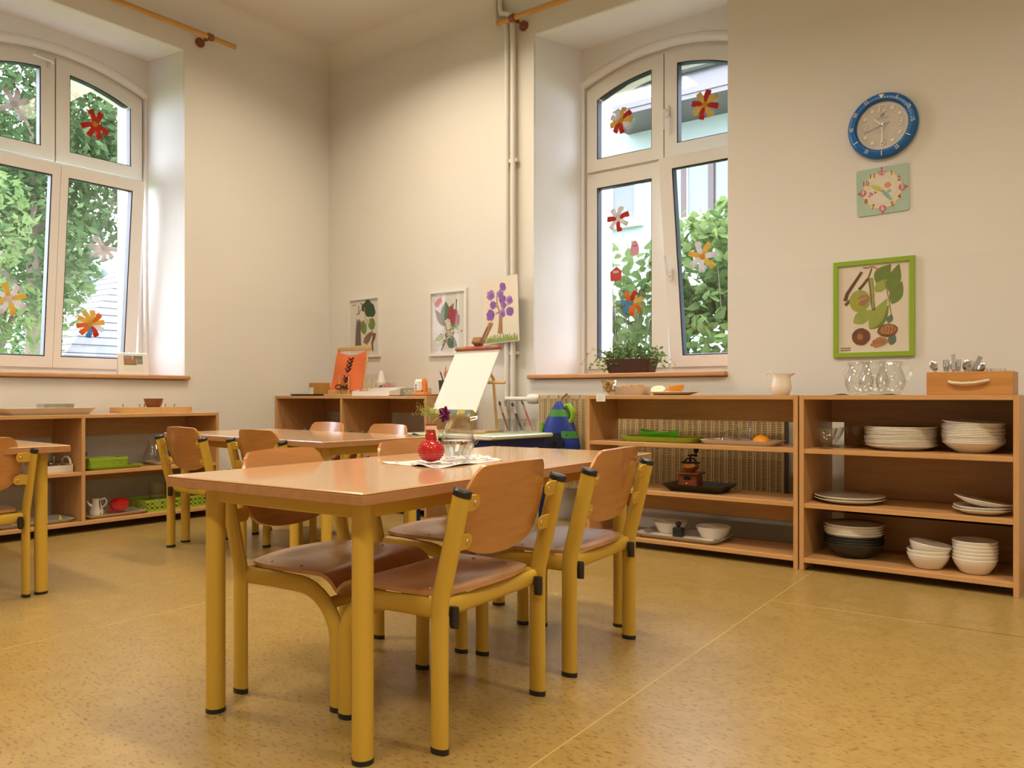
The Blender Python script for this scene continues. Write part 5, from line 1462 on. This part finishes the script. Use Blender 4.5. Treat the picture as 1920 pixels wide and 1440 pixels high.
for i in range(150):
    a=Vector((-.018+rg.gauss(0,.012),rg.gauss(0,.010),.088+rg.gauss(0,.011)))
    m.tube([a,a+Vector((rg.uniform(-.006,.006),rg.uniform(-.004,.004),rg.uniform(.0,.008)))],.0007,4)
for i in range(14):
    a=Vector((-.010,.001,.075)); m.tube([a,a+Vector((rg.gauss(-.008,.012),rg.gauss(0,.008),rg.uniform(.01,.03)))],.0006,4)
stuff(m.build('florets','sprig',s))
j=glass_jug((-1.472,1.690,zz),R_(35),'glass jug half full of water on the front table',group='clear glass jugs'); j.scale=(.80,.80,.94)

wm=bpy.data.materials.new('water'); wm.use_nodes=True
pb=wm.node_tree.nodes['Principled BSDF']; pb.inputs['Base Color'].default_value=(.97,.985,.98,1); pb.inputs['Roughness'].default_value=0.0; pb.inputs['Transmission Weight'].default_value=1.0; pb.inputs['IOR'].default_value=1.33
M['water']=wm
w=MB().lathe([(1e-6,.0075),(.040,.0125),(.0525,.036),(.0545,.050),(.0545,.055),(1e-6,.055)],28).build('water','water',j,True)

# ================================================================== window sills
pt=thing('plant_trough','brown trough of trailing green plants on the right sill','plant',(-2.285,4.17,.862))
flat('dark_brown_plastic',(.055,.022,.012),.5,.2)
MB().add(*(lambda m:(m.v,m.f))(tray(.30,.13,.085,.018,.006,.015,2))).build('trough','dark_brown_plastic',pt)
MB().box(-.13,.13,-.045,.045,.06,.072).build('soil','blackboard',pt)
rg=random.Random(12); sm=MB()
def tendril(i,n):
    a=rg.uniform(-.14,.14); p=Vector((a,rg.uniform(-.04,.04),.075))
    out=rg.uniform(-.07,.07)+(a*.35); q=[p]
    h=rg.uniform(.03,.12)
    for k in range(1,6):
        f=k/5; q.append(p+Vector((out*f*1.6,-.03*f*rg.uniform(.2,1.6),h*math.sin(f*2.6)*1.0-(.06*f*f if abs(a)>.07 else 0))))
    return q
TN=[tendril(i,46) for i in range(46)]
for q in TN: sm.tube(q,.0014,5)
sm.build('stems','stem',pt,True)
LF=bpy.data.meshes.new('trough_leaf'); LF.from_pydata([(-.5,0,0),(-.1,.3,.06),(.5,0,-.05),(-.1,-.3,.06)],[],[(0,1,2),(0,2,3)]); LF.update(); LF.materials.append(M['leafdark'])
cnt=0
for q in TN:
    for k in range(1,6):
        o=bpy.data.objects.new('leaf',LF); COL.objects.link(o); o.parent=pt; p=q[k]+Vector((rg.uniform(-.008,.008),rg.uniform(-.012,.004),rg.uniform(-.004,.008)))
        p.z=max(p.z,.008); p.y=max(-.14,p.y)
        o.location=p; o.rotation_euler=(rg.uniform(-1,1),rg.uniform(-.8,.8),rg.uniform(0,6.3)); sc=rg.uniform(.020,.036); o.scale=(sc,sc,sc)
fo=leaf_mesh(420,1,blob([((0,-.02,.12),(.17,.06,.05)),((-.13,-.02,.07),(.10,.06,.06)),((.13,-.02,.09),(.10,.06,.05))]),.026,31); stuff(link('foliage',fo,'leafdark',pt))
c=thing('desk_calendar','white spiral desk calendar on the left sill','calendar',(-4.90,2.55,.862),R_(78))
MB().bevbox(-.088,.088,-.0015,.0015,0,.135,.0005,Matrix.Translation((0,-.03,0))@Matrix.Rotation(R_(-10),4,'X')).build('front_page','paper',c)
MB().bevbox(-.088,.088,-.0015,.0015,0,.135,.0005,Matrix.Translation((0,.018,0))@Matrix.Rotation(R_(10),4,'X')).build('rear_page','paper',c)
MB().bevbox(-.088,.088,-.028,.016,0,.002,.0005).build('foot_strip','paper',c)
X=Matrix.Translation((0,-.0318,0))@Matrix.Rotation(R_(-10),4,'X')
flat('photo_green',(.16,.20,.09),.5,.4);flat('photo_orange',(.42,.16,.06),.5,.4);flat('photo_grey',(.25,.25,.27),.5,.4)
for (a,b2,z0,z1,mk) in ((-.055,-.005,.100,.122,'photo_grey'),(-.055,.02,.075,.1,'photo_orange'),(.0,.055,.1,.122,'photo_green'),(.022,.055,.068,.1,'photo_grey'),(-.055,.02,.062,.074,'photo_green')):
    MB().box(a,b2,-.0004,.0004,z0,z1,X).build('photo_print',mk,c)
for i in range(16): MB().tube([(-.08+.0107*i,-.008,.128),(-.08+.0107*i,-.004,.138),(-.08+.0107*i,.004,.134),(-.08+.0107*i,.0,.126)],.0012,5).build('spiral_ring','steel',c)
for k in range(3): MB().box(-.06,.06,-.0004,.0004,.050-.012*k,.0512-.012*k,X).build('print_line','clockdot',c)

# ================================================================== wall clock
ck=thing('wall_clock','round wall clock with bright blue bezel','clock',(-.882,YR,1.984))
def onwall(mb): return mb
XC=Matrix.Rotation(PI/2,4,'X')      # lathe axis -> -y
def disc(prof,n,name,m,parent,smooth=True): return MB().lathe(prof,n,XC,False).build(name,m,parent,smooth)
disc([(1e-6,0),(.148,0),(.152,.006),(.151,.022),(.143,.033),(.133,.037),(.120,.036),(.1115,.026),(.1115,.020)],64,'bezel','clockblue',ck)
disc([(1e-6,.018),(.114,.018)],64,'dial','clockface',ck)
dots=MB()
for i in range(-12,13):
    for k in range(-12,13):
        x,y=i*.0085+(.00425 if k%2 else 0),k*.0074
        if x*x+y*y<.102**2: dots.prism(ell(x,y,.0024,.0024,6),-.0188,-.0180,XZ)
stuff(dots.build('dial_dots','clockdot',ck))
for n,(s) in ((12,'12'),(3,'3'),(6,'6'),(9,'9')):
    a=PI/2-2*PI*n/12; text('numeral',s,.050,'clockwhite',ck,(.078*math.cos(a),-.0205,.078*math.sin(a)),ext=.0016)
for n in (1,2,4,5,7,8,10,11):
    a=PI/2-2*PI*n/12; x,y=.086*math.cos(a),.086*math.sin(a)
    MB().lathe([(.0085,0),(.0085,.003),(1e-6,.0034)],14,Matrix.Translation((x,-.018,y))@XC).build('hour_dot','clockwhite',ck,True)
text('brand_lettering','CALYPSO',.0105,'clockdot',ck,(0,-.0195,.036),sx=1.3)
MB().ring([(p[0]*1.0,p[1]) for p in ell(0,.050,.010,.0055,18,.5)],[(p[0],p[1]) for p in ell(0,.050,.007,.0032,18,.5)],-.0196,-.0190).build('logo_mark','bluehand',ck)
def hand(ang,L,w,m,y,back=.0,name='hand'):
    a=PI/2-R_(ang); c,s=math.cos(a),math.sin(a)
    pts=[(-back,-w/2),(L*.85,-w/2),(L,0),(L*.85,w/2),(-back,w/2)]
    slab([(x*c-q*s,x*s+q*c) for x,q in pts],y-.001,y).build(name,m,ck)
hand(316,.052,.009,'clockwhite',-.0225,.012,'hour_hand'); hand(181,.080,.007,'clockwhite',-.0245,.015,'minute_hand'); hand(253,.085,.0022,'bluehand',-.0262,.035,'second_hand')
MB().lathe([(.006,.018),(.006,.028),(1e-6,.029)],12,XC).build('spindle','steel',ck,True)
for n,s in ((5,'5'),(15,'15'),(25,'25'),(35,'35'),(45,'45'),(55,'55'),(10,'10'),(50,'50')):
    a=PI/2-2*PI*n/60; x,zq=.131*math.cos(a),.131*math.sin(a)
    o=text('minute_numeral',s,.025,'clockwhite',ck,(x,-.0375,zq)); 
    up=a-PI/2
    if n in (25,35): up+=PI
    o.rotation_euler=(PI/2,0,0); o.matrix_local=Matrix.Translation((x,-.0375,zq))@Matrix.Rotation(-up,4,'Y')@Matrix.Rotation(PI/2,4,'X')@Matrix.Diagonal((.8,1,1,1))
for n in (20,30,40):
    a=PI/2-2*PI*n/60; c,s=math.cos(a),math.sin(a); slab([(r*c-w*s,r*s+w*c) for r,w in ((.119,-.0018),(.141,-.0018),(.141,.0018),(.119,.0018))],-.0382,-.0355).build('minute_bar','clockwhite',ck)
for n in range(1,15):
    if n in (5,10): continue
    a=PI/2-2*PI*n/60; c,s=math.cos(a),math.sin(a); slab([(r*c-w*s,r*s+w*c) for r,w in ((.120,-.0006),(.130,-.0006),(.130,.0006),(.120,.0006))],-.0380,-.0355).build('minute_tick','clockwhite',ck)
slab([(-.012,.140),(.012,.140),(0,.121)],-.0385,-.0355).build('top_marker','clockwhite',ck)
disc([(1e-6,.0312),(.113,.0312),(.113,.0300),(1e-6,.0300)],48,'cover_glass','picglass',ck,False)

# ================================================================== square toy clock
kc=thing('teaching_clock','square pastel teaching clock below the blue clock','clock',(-.885,YR,1.688))
kc.rotation_euler=(0,R_(-1.2),0)
MB().prism(rrect(.113,.109,.010,3),-.006,0,XZ).build('card','mint',kc)
# scalloped dial
pts=[]
for i in range(72):
    a=2*PI*i/72; r=.089+.004*math.cos(12*a); pts.append((r*math.cos(a),r*math.sin(a)))
slab(pts,-.0068,-.006).build('dial_edge','dialyellow',kc)
slab([(x*.955,y*.955) for x,y in pts],-.0072,-.0066).build('dial','dialcream',kc)
slab(ell(0,0,.066,.066,40),-.0075,-.007).build('dial_centre',flat('pale_dial',(.72,.70,.62)),kc)
for i in range(60):
    a=2*PI*i/60; c,s=math.cos(a),math.sin(a); slab([(r*c-w*s,r*s+w*c) for r,w in ((.056,-.0004),(.067,-.0004),(.067,.0004),(.056,.0004))],-.0078,-.0074).build('minute_tick','clockdot',kc)
for n in range(1,13):
    a=PI/2-2*PI*n/12; x,y=.083*math.cos(a),.083*math.sin(a)
    if n%3==0:
        slab(ell(x*1.02,y*1.02,.0155,.0155,18),-.0080,-.0070).build('hour_badge','pinkprint',kc)
        slab(ell(x*1.25,y*1.25,.0035,.0035,10),-.0080,-.0058).build('badge_dot','maroonprint',kc)
        text('hour_numeral',str(n),.031,'clockwhite',kc,(x*1.02,-.0085,y*1.02))
    else: text('hour_numeral',str(n),.031,'maroonprint',kc,(x,-.0082,y),ext=.0006)
for (x,y,r,mk) in ((-.045,-.012,.006,'pinkprint'),(-.030,-.006,.0065,'pinkprint'),(-.052,-.006,.005,'pinkprint'),(-.055,-.020,.005,'pinkprint'),(.024,.020,.015,flat('soft_coral',(.66,.30,.16))),(.030,-.008,.010,flat('soft_grey',(.45,.42,.36)))):
    slab(ell(x,y,r,r*.9,12,0,.12,int(1e4*abs(x))),-.0079,-.0074).build('pastel_blot',mk,kc)
def khand(ang,L,w,m):
    a=PI/2-R_(ang); c,s=math.cos(a),math.sin(a)
    pts=[(0,-w*.25),(L*.35,-w/2),(L*.7,-w*.4),(L,0),(L*.7,w*.4),(L*.35,w/2),(0,w*.25)]
    slab([(x*c-q*s,x*s+q*c) for x,q in pts],-.0105,-.0092).build('hand',m,kc)
khand(302,.058,.016,'limehand'); khand(143,.068,.016,'tealhand')
MB().lathe([(.005,.006),(.005,.012),(1e-6,.0135)],12,XC).build('rivet','brass',kc,True)
for (x,y) in ((-.09,-.098),(.035,-.095),(.085,-.096)): slab(ell(x,y,.007,.004,12),-.0068,-.006).build('print_flower','clockdot',kc)

# ================================================================== framed pictures on the right wall
def picture(label,x,zc,w,h,fw,frame,paper,depth=.016):
    p=thing('framed_picture',label,'picture',(x,YR,zc),0,'framed botanical prints')
    def mit(a,b,c,d): return MB().prism([a,b,c,d],-depth,0,XZ)
    W,Hh=w/2,h/2; I,J=W-fw,Hh-fw
    mit((-W,-Hh),(W,-Hh),(I,-J),(-I,-J)).build('frame_bar',frame,p); mit((-W,Hh),(-I,J),(I,J),(W,Hh)).build('frame_bar',frame,p)
    mit((-W,-Hh),(-I,-J),(-I,J),(-W,Hh)).build('frame_bar',frame,p); mit((W,-Hh),(W,Hh),(I,J),(I,-J)).build('frame_bar',frame,p)
    MB().box(-I,I,-.006,-.001,-J,J).build('print_sheet',paper,p)
    MB().box(-I,I,-.0125,-.0115,-J,J).build('cover_glass','picglass',p)
    return p
YP=-.0066
class Art:
    def __init__(s,p): s.p=p; s.k=0
    def add(s,name,pts,m): 
        s.k+=1; slab(pts,YP-.00006*s.k,-.0058).build(name,m,s.p)
# botanical colours
flat('print_green',(.17,.25,.06),.7,.25);flat('print_dark_green',(.035,.075,.03),.7,.25);flat('print_light_green',(.33,.40,.09),.7,.25);flat('print_bark',(.14,.07,.045),.7,.35)
flat('print_walnut',(.22,.085,.04),.7,.45);flat('print_kernel',(.46,.22,.09),.7,.35);flat('print_grey_green',(.13,.20,.15),.7,.25);flat('print_twig_grey',(.20,.17,.16),.7,.3)
flat('print_red',(.48,.05,.03),.7,.2);flat('print_crimson',(.35,.05,.08),.7,.25);flat('print_tan',(.38,.19,.10),.7,.35);flat('print_vein',(.09,.045,.03),.7);flat('print_pale',(.55,.54,.42),.7,.2);flat('print_olive_brown',(.22,.16,.08),.7,.3)
P=picture('walnut print in a lime green frame beside the clocks',-.925,1.143,.354,.455,.021,'limeframe','paperwarm')
A=Art(P)
# sheet is x -.155..155, z -.205..205 ; photo coordinates (fractions of sheet)
def W(u,v): return (-.156+.312*u, .206-.412*v)
def LP(u0,v0,u1,v1,w,sk=0): a=W(u0,v0);b=W(u1,v1); return leafpoly(a[0],a[1],b[0],b[1],w,10,sk)
A.add('leaf_print',LP(.54,.22,.75,.02,.034,.1),'print_green'); A.add('leaf_print',LP(.53,.32,.71,.18,.024),'print_light_green'); A.add('leaf_print',LP(.73,.34,.86,.02,.030),'print_green'); A.add('leaf_print',LP(.76,.47,.90,.22,.028),'print_green')
A.add('leaf_print',LP(.22,.66,.50,.52,.030),'print_light_green'); A.add('leaf_print',LP(.46,.74,.72,.48,.034),'print_green'); A.add('leaf_print',LP(.45,.74,.70,.40,.030),'print_light_green'); A.add('leaf_print',LP(.71,.68,.76,.58,.014),'print_grey_green'); A.add('leaf_print',LP(.75,.93,.78,.78,.018),'print_grey_green')
A.add('stem_print',stroke([W(.66,.20),W(.69,.30),W(.72,.42),W(.755,.60)],.0035),'print_olive_brown')
A.add('branch_print',stroke([W(.10,.40),W(.13,.32),W(.20,.24),W(.28,.15),W(.34,.08)],.018,.012),'print_bark'); A.add('branch_print',stroke([W(.10,.45),W(.16,.41),W(.22,.36)],.014),'print_bark'); A.add('branch_print',stroke([W(.30,.28),W(.36,.23),W(.43,.16)],.014,.011),'print_bark'); A.add('branch_print',stroke([W(.42,.18),W(.45,.12),W(.48,.05)],.006),'print_bark')
A.add('twig_print',stroke([W(.36,.03),W(.42,.04),W(.48,.03),W(.55,.05),W(.59,.10)],.007,.005),'print_tan'); A.add('catkin_print',stroke([W(.46,.16),W(.48,.28),W(.49,.42),W(.51,.53)],.022,.016),'print_olive_brown'); A.add('catkin_print',stroke([W(.47,.17),W(.49,.30),W(.505,.50)],.011,.008),'print_light_green')
a=W(.31,.41); A.add('husk_print',ell(a[0],a[1],.046,.052,28,0,.02,3),'print_light_green'); A.add('husk_print',ell(a[0]-.004,a[1]-.010,.038,.038,24,0,.03,4),flat('print_lime',(.36,.40,.05),.7,.2)); A.add('cracked_husk_print',ell(a[0]+.018,a[1]+.002,.026,.022,14,.4,.25,5),'print_tan')
for k in range(4): A.add('crack_print',stroke([W(.27+.04*k,.44-.02*k),W(.33+.03*k,.38)],.0018),'print_pale')
a=W(.33,.82); A.add('walnut_print',ell(a[0],a[1],.041,.040,28,.2,.03,6),'print_walnut'); A.add('walnut_print',ell(a[0]-.004,a[1],.014,.016,16,.2,.1,7),'print_kernel')
for k in range(7):
    q=-1+2*k/6; A.add('wrinkle_print',stroke([(a[0]-.034,a[1]+.020*q),(a[0]-.01,a[1]+.034*q+.004),(a[0]+.014,a[1]+.030*q),(a[0]+.034,a[1]+.014*q)],.0022),'print_vein')
a=W(.70,.76); A.add('half_walnut_print',ell(a[0],a[1],.044,.030,26,.12,.04,8),'print_walnut'); A.add('half_walnut_print',ell(a[0]+.002,a[1]+.003,.036,.022,22,.12,.10,9),'print_kernel')
for k in range(5): A.add('wrinkle_print',stroke([(a[0]-.03+.013*k,a[1]-.012),(a[0]-.024+.013*k,a[1]+.004),(a[0]-.030+.014*k,a[1]+.016)],.0022),'print_vein')
a=W(.585,.89); A.add('kernel_print',ell(a[0],a[1],.036,.021,22,.25,.16,10),'print_kernel')
for k in range(4): A.add('wrinkle_print',stroke([(a[0]-.024+.014*k,a[1]-.010),(a[0]-.018+.012*k,a[1]+.010)],.0022),'print_walnut')
a=W(.10,.945)
for k in range(2): A.add('caption_print',stroke([(a[0]-.02,a[1]-.010*k),(a[0]+.025,a[1]-.010*k)],.0022),'print_twig_grey')
P=picture('white framed print of twigs and round leaves by the room corner',-4.40,1.234,.34,.442,.020,'whiteframe','paperpale')
A=Art(P)
def W(u,v): return (-.15+.30*u, .20-.40*v)
for (u,v,r) in ((.62,.10,.036),(.50,.14,.030),(.74,.16,.034),(.66,.22,.040),(.78,.24,.034)): a=W(u,v); A.add('leaf_print',ell(a[0],a[1],r,r*1.05,18,0,.04,int(u*100)),'print_dark_green')
for (u,v,rx,rz) in ((.48,.50,.034,.050),(.76,.45,.036,.044)): a=W(u,v); A.add('leaf_print',ell(a[0],a[1],rx,rz,18,.2,.04,int(v*99)),'print_green')
for k in range(6): A.add('twig_print',stroke([W(.20+.035*k,.83),W(.21+.03*k,.6),W(.24+.026*k,.34+.02*(k%3))],.012,.006),'print_twig_grey' if k%2 else 'print_bark')
A.add('twig_print',stroke([W(.30,.26),W(.30,.10)],.005),'print_bark');A.add('twig_print',stroke([W(.36,.06),W(.44,.08),W(.50,.14)],.006),'print_vein');A.add('twig_print',stroke([W(.22,.26),W(.32,.24),W(.40,.16)],.008,.004),'print_red'); A.add('stem_print',stroke([W(.50,.14),W(.54,.35),W(.58,.50),W(.52,.64)],.006),'print_light_green')
A.add('blossom_print',ell(*W(.60,.40),.030,.020,14,0,.2,3),'print_pale'); A.add('pod_print',stroke([W(.78,.62),W(.66,.66),W(.58,.72),W(.54,.80)],.030,.05),'print_tan'); A.add('pod_print',stroke([W(.86,.62),W(.84,.70),W(.78,.80),W(.80,.94)],.034,.012),'print_walnut')
for k in range(5): A.add('vein_print',stroke([W(.80-.03*k,.62),W(.66-.02*k,.78)],.002),'print_vein')
A.add('stem_print',stroke([W(.50,.72),W(.62,.66),W(.80,.58)],.006),'print_bark'); A.add('caption_print',stroke([W(.08,.08),W(.20,.08)],.003),'print_twig_grey')
P=picture('white framed print of leaves and red fruit left of the easel',-3.585,1.222,.338,.442,.020,'whiteframe','paperpale')
A=Art(P)
a=W(.20,.14)
for (u,v) in ((.18,.175),(.25,.125)): A.add('berry_print',ell(*W(u,v),.022,.022,18,0,.04,5),'print_red')
A.add('stem_print',stroke([W(.27,.10),W(.32,.03)],.003),'print_vein')
A.add('leaf_print',LP(.42,.46,.44,.14,.042),'print_grey_green');A.add('leaf_print',LP(.46,.42,.68,.18,.024),'print_green');A.add('leaf_print',LP(.40,.56,.12,.26,.026),'print_olive_brown');A.add('leaf_print',LP(.62,.62,.84,.38,.036),'print_green')
for (u,v,r) in ((.60,.32,.028),(.66,.38,.032),(.72,.36,.026),(.74,.45,.030),(.66,.46,.028),(.56,.40,.020)): A.add('fruit_print',ell(*W(u,v),r,r*1.1,16,0,.10,int(u*999)),'print_crimson')
A.add('twig_print',stroke([W(.76,.12),W(.75,.28),W(.75,.42)],.009,.006),'print_vein')
A.add('stem_print',stroke([W(.30,.96),W(.44,.80),W(.48,.68),W(.42,.50)],.008,.005),'print_twig_grey'); A.add('leaf_print',LP(.48,.78,.78,.90,.040),'print_grey_green'); A.add('leaf_print',LP(.36,.72,.12,.78,.022),'print_light_green'); A.add('leaf_print',LP(.42,.78,.22,.88,.020),'print_pale')
rg=random.Random(2)
for k in range(46): A.add('blossom_print',ell(*W(rg.gauss(.60,.13),rg.gauss(.70,.07)),.0065,.0065,7),'print_pale' if k%3 else 'print_olive_brown')
A.add('caption_print',stroke([W(.82,.92),W(.92,.92)],.003),'print_twig_grey')

# painting of a purple tree (bare sheet pinned to wall and pipes)
pp=thing('tree_painting','unframed child painting of a purple blossomed tree','painting',(-3.092,YR-.058,1.270),0)
pp.rotation_euler=(0,R_(-2),0)
P=[]
for i in range(9):
    u=-1+2*i/8; P.append([(u*.152,-.0-.012*(u+1)**2*.5, -.205+.41*k/6) for k in range(7)])
MB().grid(P,.0012).build('sheet','paperwarm',pp,True)
flat('paint_purple',(.25,.10,.38),.7,.35);flat('paint_lilac',(.36,.20,.47),.7,.3);flat('paint_brown',(.38,.20,.09),.7,.3);flat('paint_grass',(.28,.36,.08),.7,.35)
def pslab(pts,m,name,k):
    mb=MB(); f=lambda x:-.012*(x/.152+1)**2*.5-.0016-.0001*k
    n=len(pts); mb.add([(x,f(x),z2) for x,z2 in pts]+[(x,f(x)+.0006,z2) for x,z2 in pts],[tuple(range(n-1,-1,-1)),tuple(range(n,2*n))]+[(i,(i+1)%n,n+(i+1)%n,n+i) for i in range(n)])
    mb.build(name,m,pp)
def W(u,v): return (-.152+.304*u,.205-.41*v)
pslab(stroke([W(.47,.86),W(.49,.72),W(.50,.52)],.042,.020),'paint_brown','trunk_stroke',1)
for (q) in ([(.50,.56),(.42,.44),(.40,.30),(.46,.24)],[(.50,.54),(.58,.50),(.68,.42)],[(.48,.52),(.36,.55)],[(.45,.46),(.34,.42)]): pslab(stroke([W(*a) for a in q],.010,.005),'paint_brown','branch_stroke',2)
for i,(u,v,r) in enumerate(((.24,.25,.032),(.58,.15,.026),(.50,.26,.028),(.56,.34,.028),(.75,.37,.028),(.30,.41,.026),(.58,.43,.024),(.22,.56,.034),(.54,.56,.026),(.76,.54,.030))):
    pslab(ell(*W(u,v),r,r,18,0,.16,i+3),'paint_purple' if i%2 else 'paint_lilac','blossom_dab',3); pslab(ell(W(u,v)[0]+.006,W(u,v)[1]-.004,r*.6,r*.55,14,0,.25,i+30),'paint_purple','blossom_dab',5)
rg=random.Random(6)
for i in range(34):
    u=.03+.92*i/33; h=rg.uniform(.05,.13); pslab(stroke([W(u,.985),W(u+rg.uniform(-.02,.02),.985-h)],.014,.004),'paint_grass','grass_stroke',2)

# ================================================================== paper flowers on the panes
for _n,_c in (('craft_red',(.55,.035,.02)),('craft_orange',(.72,.19,.02)),('craft_yellow',(.74,.52,.12)),('craft_white',(.74,.73,.78)),('craft_blue',(.10,.30,.55)),('craft_amber',(.70,.34,.02)),('craft_pink',(.72,.40,.50)),('craft_pale_red',(.62,.10,.10))): craft(_n,_c)
def paper_flower(Mx,label,cols,centre,R=.078,a0=0.0,curl=1.0,w=.031):
    t=thing('paper_flower',label,'decoration',(0,0,0),0,'paper strip flowers on the window panes'); t.matrix_world=Mx
    n=len(cols)
    for k,cn in enumerate(cols):
        if cn is None: continue
        a=a0+2*PI*k/n; c,s=math.cos(a),math.sin(a)
        prof=[(.004,.003),(.25*R,.014*curl),(.55*R,.020*curl),(.82*R,.016*curl),(R,.009*curl),(.96*R,.004),(.7*R,.0018)]
        P=[]
        for (r,hh) in prof: P.append([(r*c-g*s,-hh,r*s+g*c) for g in (-w/2,0,w/2)])
        MB().grid(P,.0006).build('petal_strip',cn,t,True)
    MB().lathe([(1e-6,.012),(.019,.0105),(.019,.0098),(1e-6,.011)],16,XC,False).build('centre_disc',centre,t)
    return t
r,y,wt,og,bl,am='craft_red','craft_yellow','craft_white','craft_orange','craft_blue','craft_amber'
c1=-2.198;c2=2.222
paper_flower(pane_matrix(W1,S1,'ul',c1,-.305,2.463,.002),'red yellow and white paper flower in the upper left pane',[r,y,wt,wt,y,r,r,wt,y],am,.082,.6)
paper_flower(pane_matrix(W1,S1,'ur',c1,.253,2.44,.002),'red and yellow paper flower in the upper right pane',[y,r,y,r,y,r,y,r],am,.086,.5)
paper_flower(pane_matrix(W1,S1,'ll',c1,-.327,1.847,.002),'red and white paper flower in the lower left pane',[r,wt,wt,r,wt,r,wt],wt,.080,.35)
paper_flower(pane_matrix(W1,S1,'ll',c1,-.233,1.310,.002),'blue and orange paper flower above the plant trough',[y,r,og,bl,bl,og,og],bl,.080,.3)
paper_flower(pane_matrix(W1,S1,'lr',c1,.275,1.537,.002),'white and yellow paper flower on the tilted sash',[wt,y,wt,y,wt,wt,y],am,.090,.1)
paper_flower(pane_matrix(W2,S2,'ul',c2,-.223,2.455,.002),'white paper flower in the upper left corner pane',[wt,None,wt,None,wt,wt,wt,None],wt,.095,-2.6)
paper_flower(pane_matrix(W2,S2,'ur',c2,.248,2.465,.002),'red paper flower in the pane with the maple view',[r,None,r,r,None,r,r,r],am,.092,-.45)
paper_flower(pane_matrix(W2,S2,'lr',c2,.267,1.671,.002),'plain white paper flower above the orange one',[wt,None,None,wt,wt,wt,wt,wt],wt,.085,0)
paper_flower(pane_matrix(W2,S2,'ll',c2,-.264,1.298,.002),'yellow and white paper flower in the lower left pane',[y,wt,y,wt,y,wt,y,wt],wt,.095,.3)
paper_flower(pane_matrix(W2,S2,'lr',c2,.207,1.186,.002),'orange yellow and blue paper flower near the calendar',[y,og,y,y,y,og,og,bl,r,wt],am,.088,.2)
t=thing('paper_house','red paper house cut-out in the lower left pane','decoration',(0,0,0)); t.matrix_world=pane_matrix(W1,S1,'ll',c1,-.347,1.500,.002)
slab([(-.040,-.040),(.036,-.040),(.040,.020),(.004,.050),(-.042,.018)],-.003,-.001).build('house_shape','craft_pale_red',t); slab([(-.020,.008),(.020,.008),(.020,.024),(-.020,.024)],-.0042,-.003).build('roof_stripe','craft_white',t)
t=thing('paper_vase','pale pink paper cut-out above the red house','decoration',(0,0,0)); t.matrix_world=pane_matrix(W1,S1,'ll',c1,-.214,1.650,.002)
slab([(-.026,-.042),(.026,-.042),(.032,-.005),(.022,.030),(.008,.048),(-.010,.048),(-.022,.028),(-.032,-.008)],-.003,-.001).build('vase_shape','craft_pink',t); slab([(-.018,.012),(.018,.012),(.018,.020),(-.018,.020)],-.0042,-.003).build('stripe','pinkprint',t)
for k in [k for k in ('x',)]:
    M.pop(k,None)
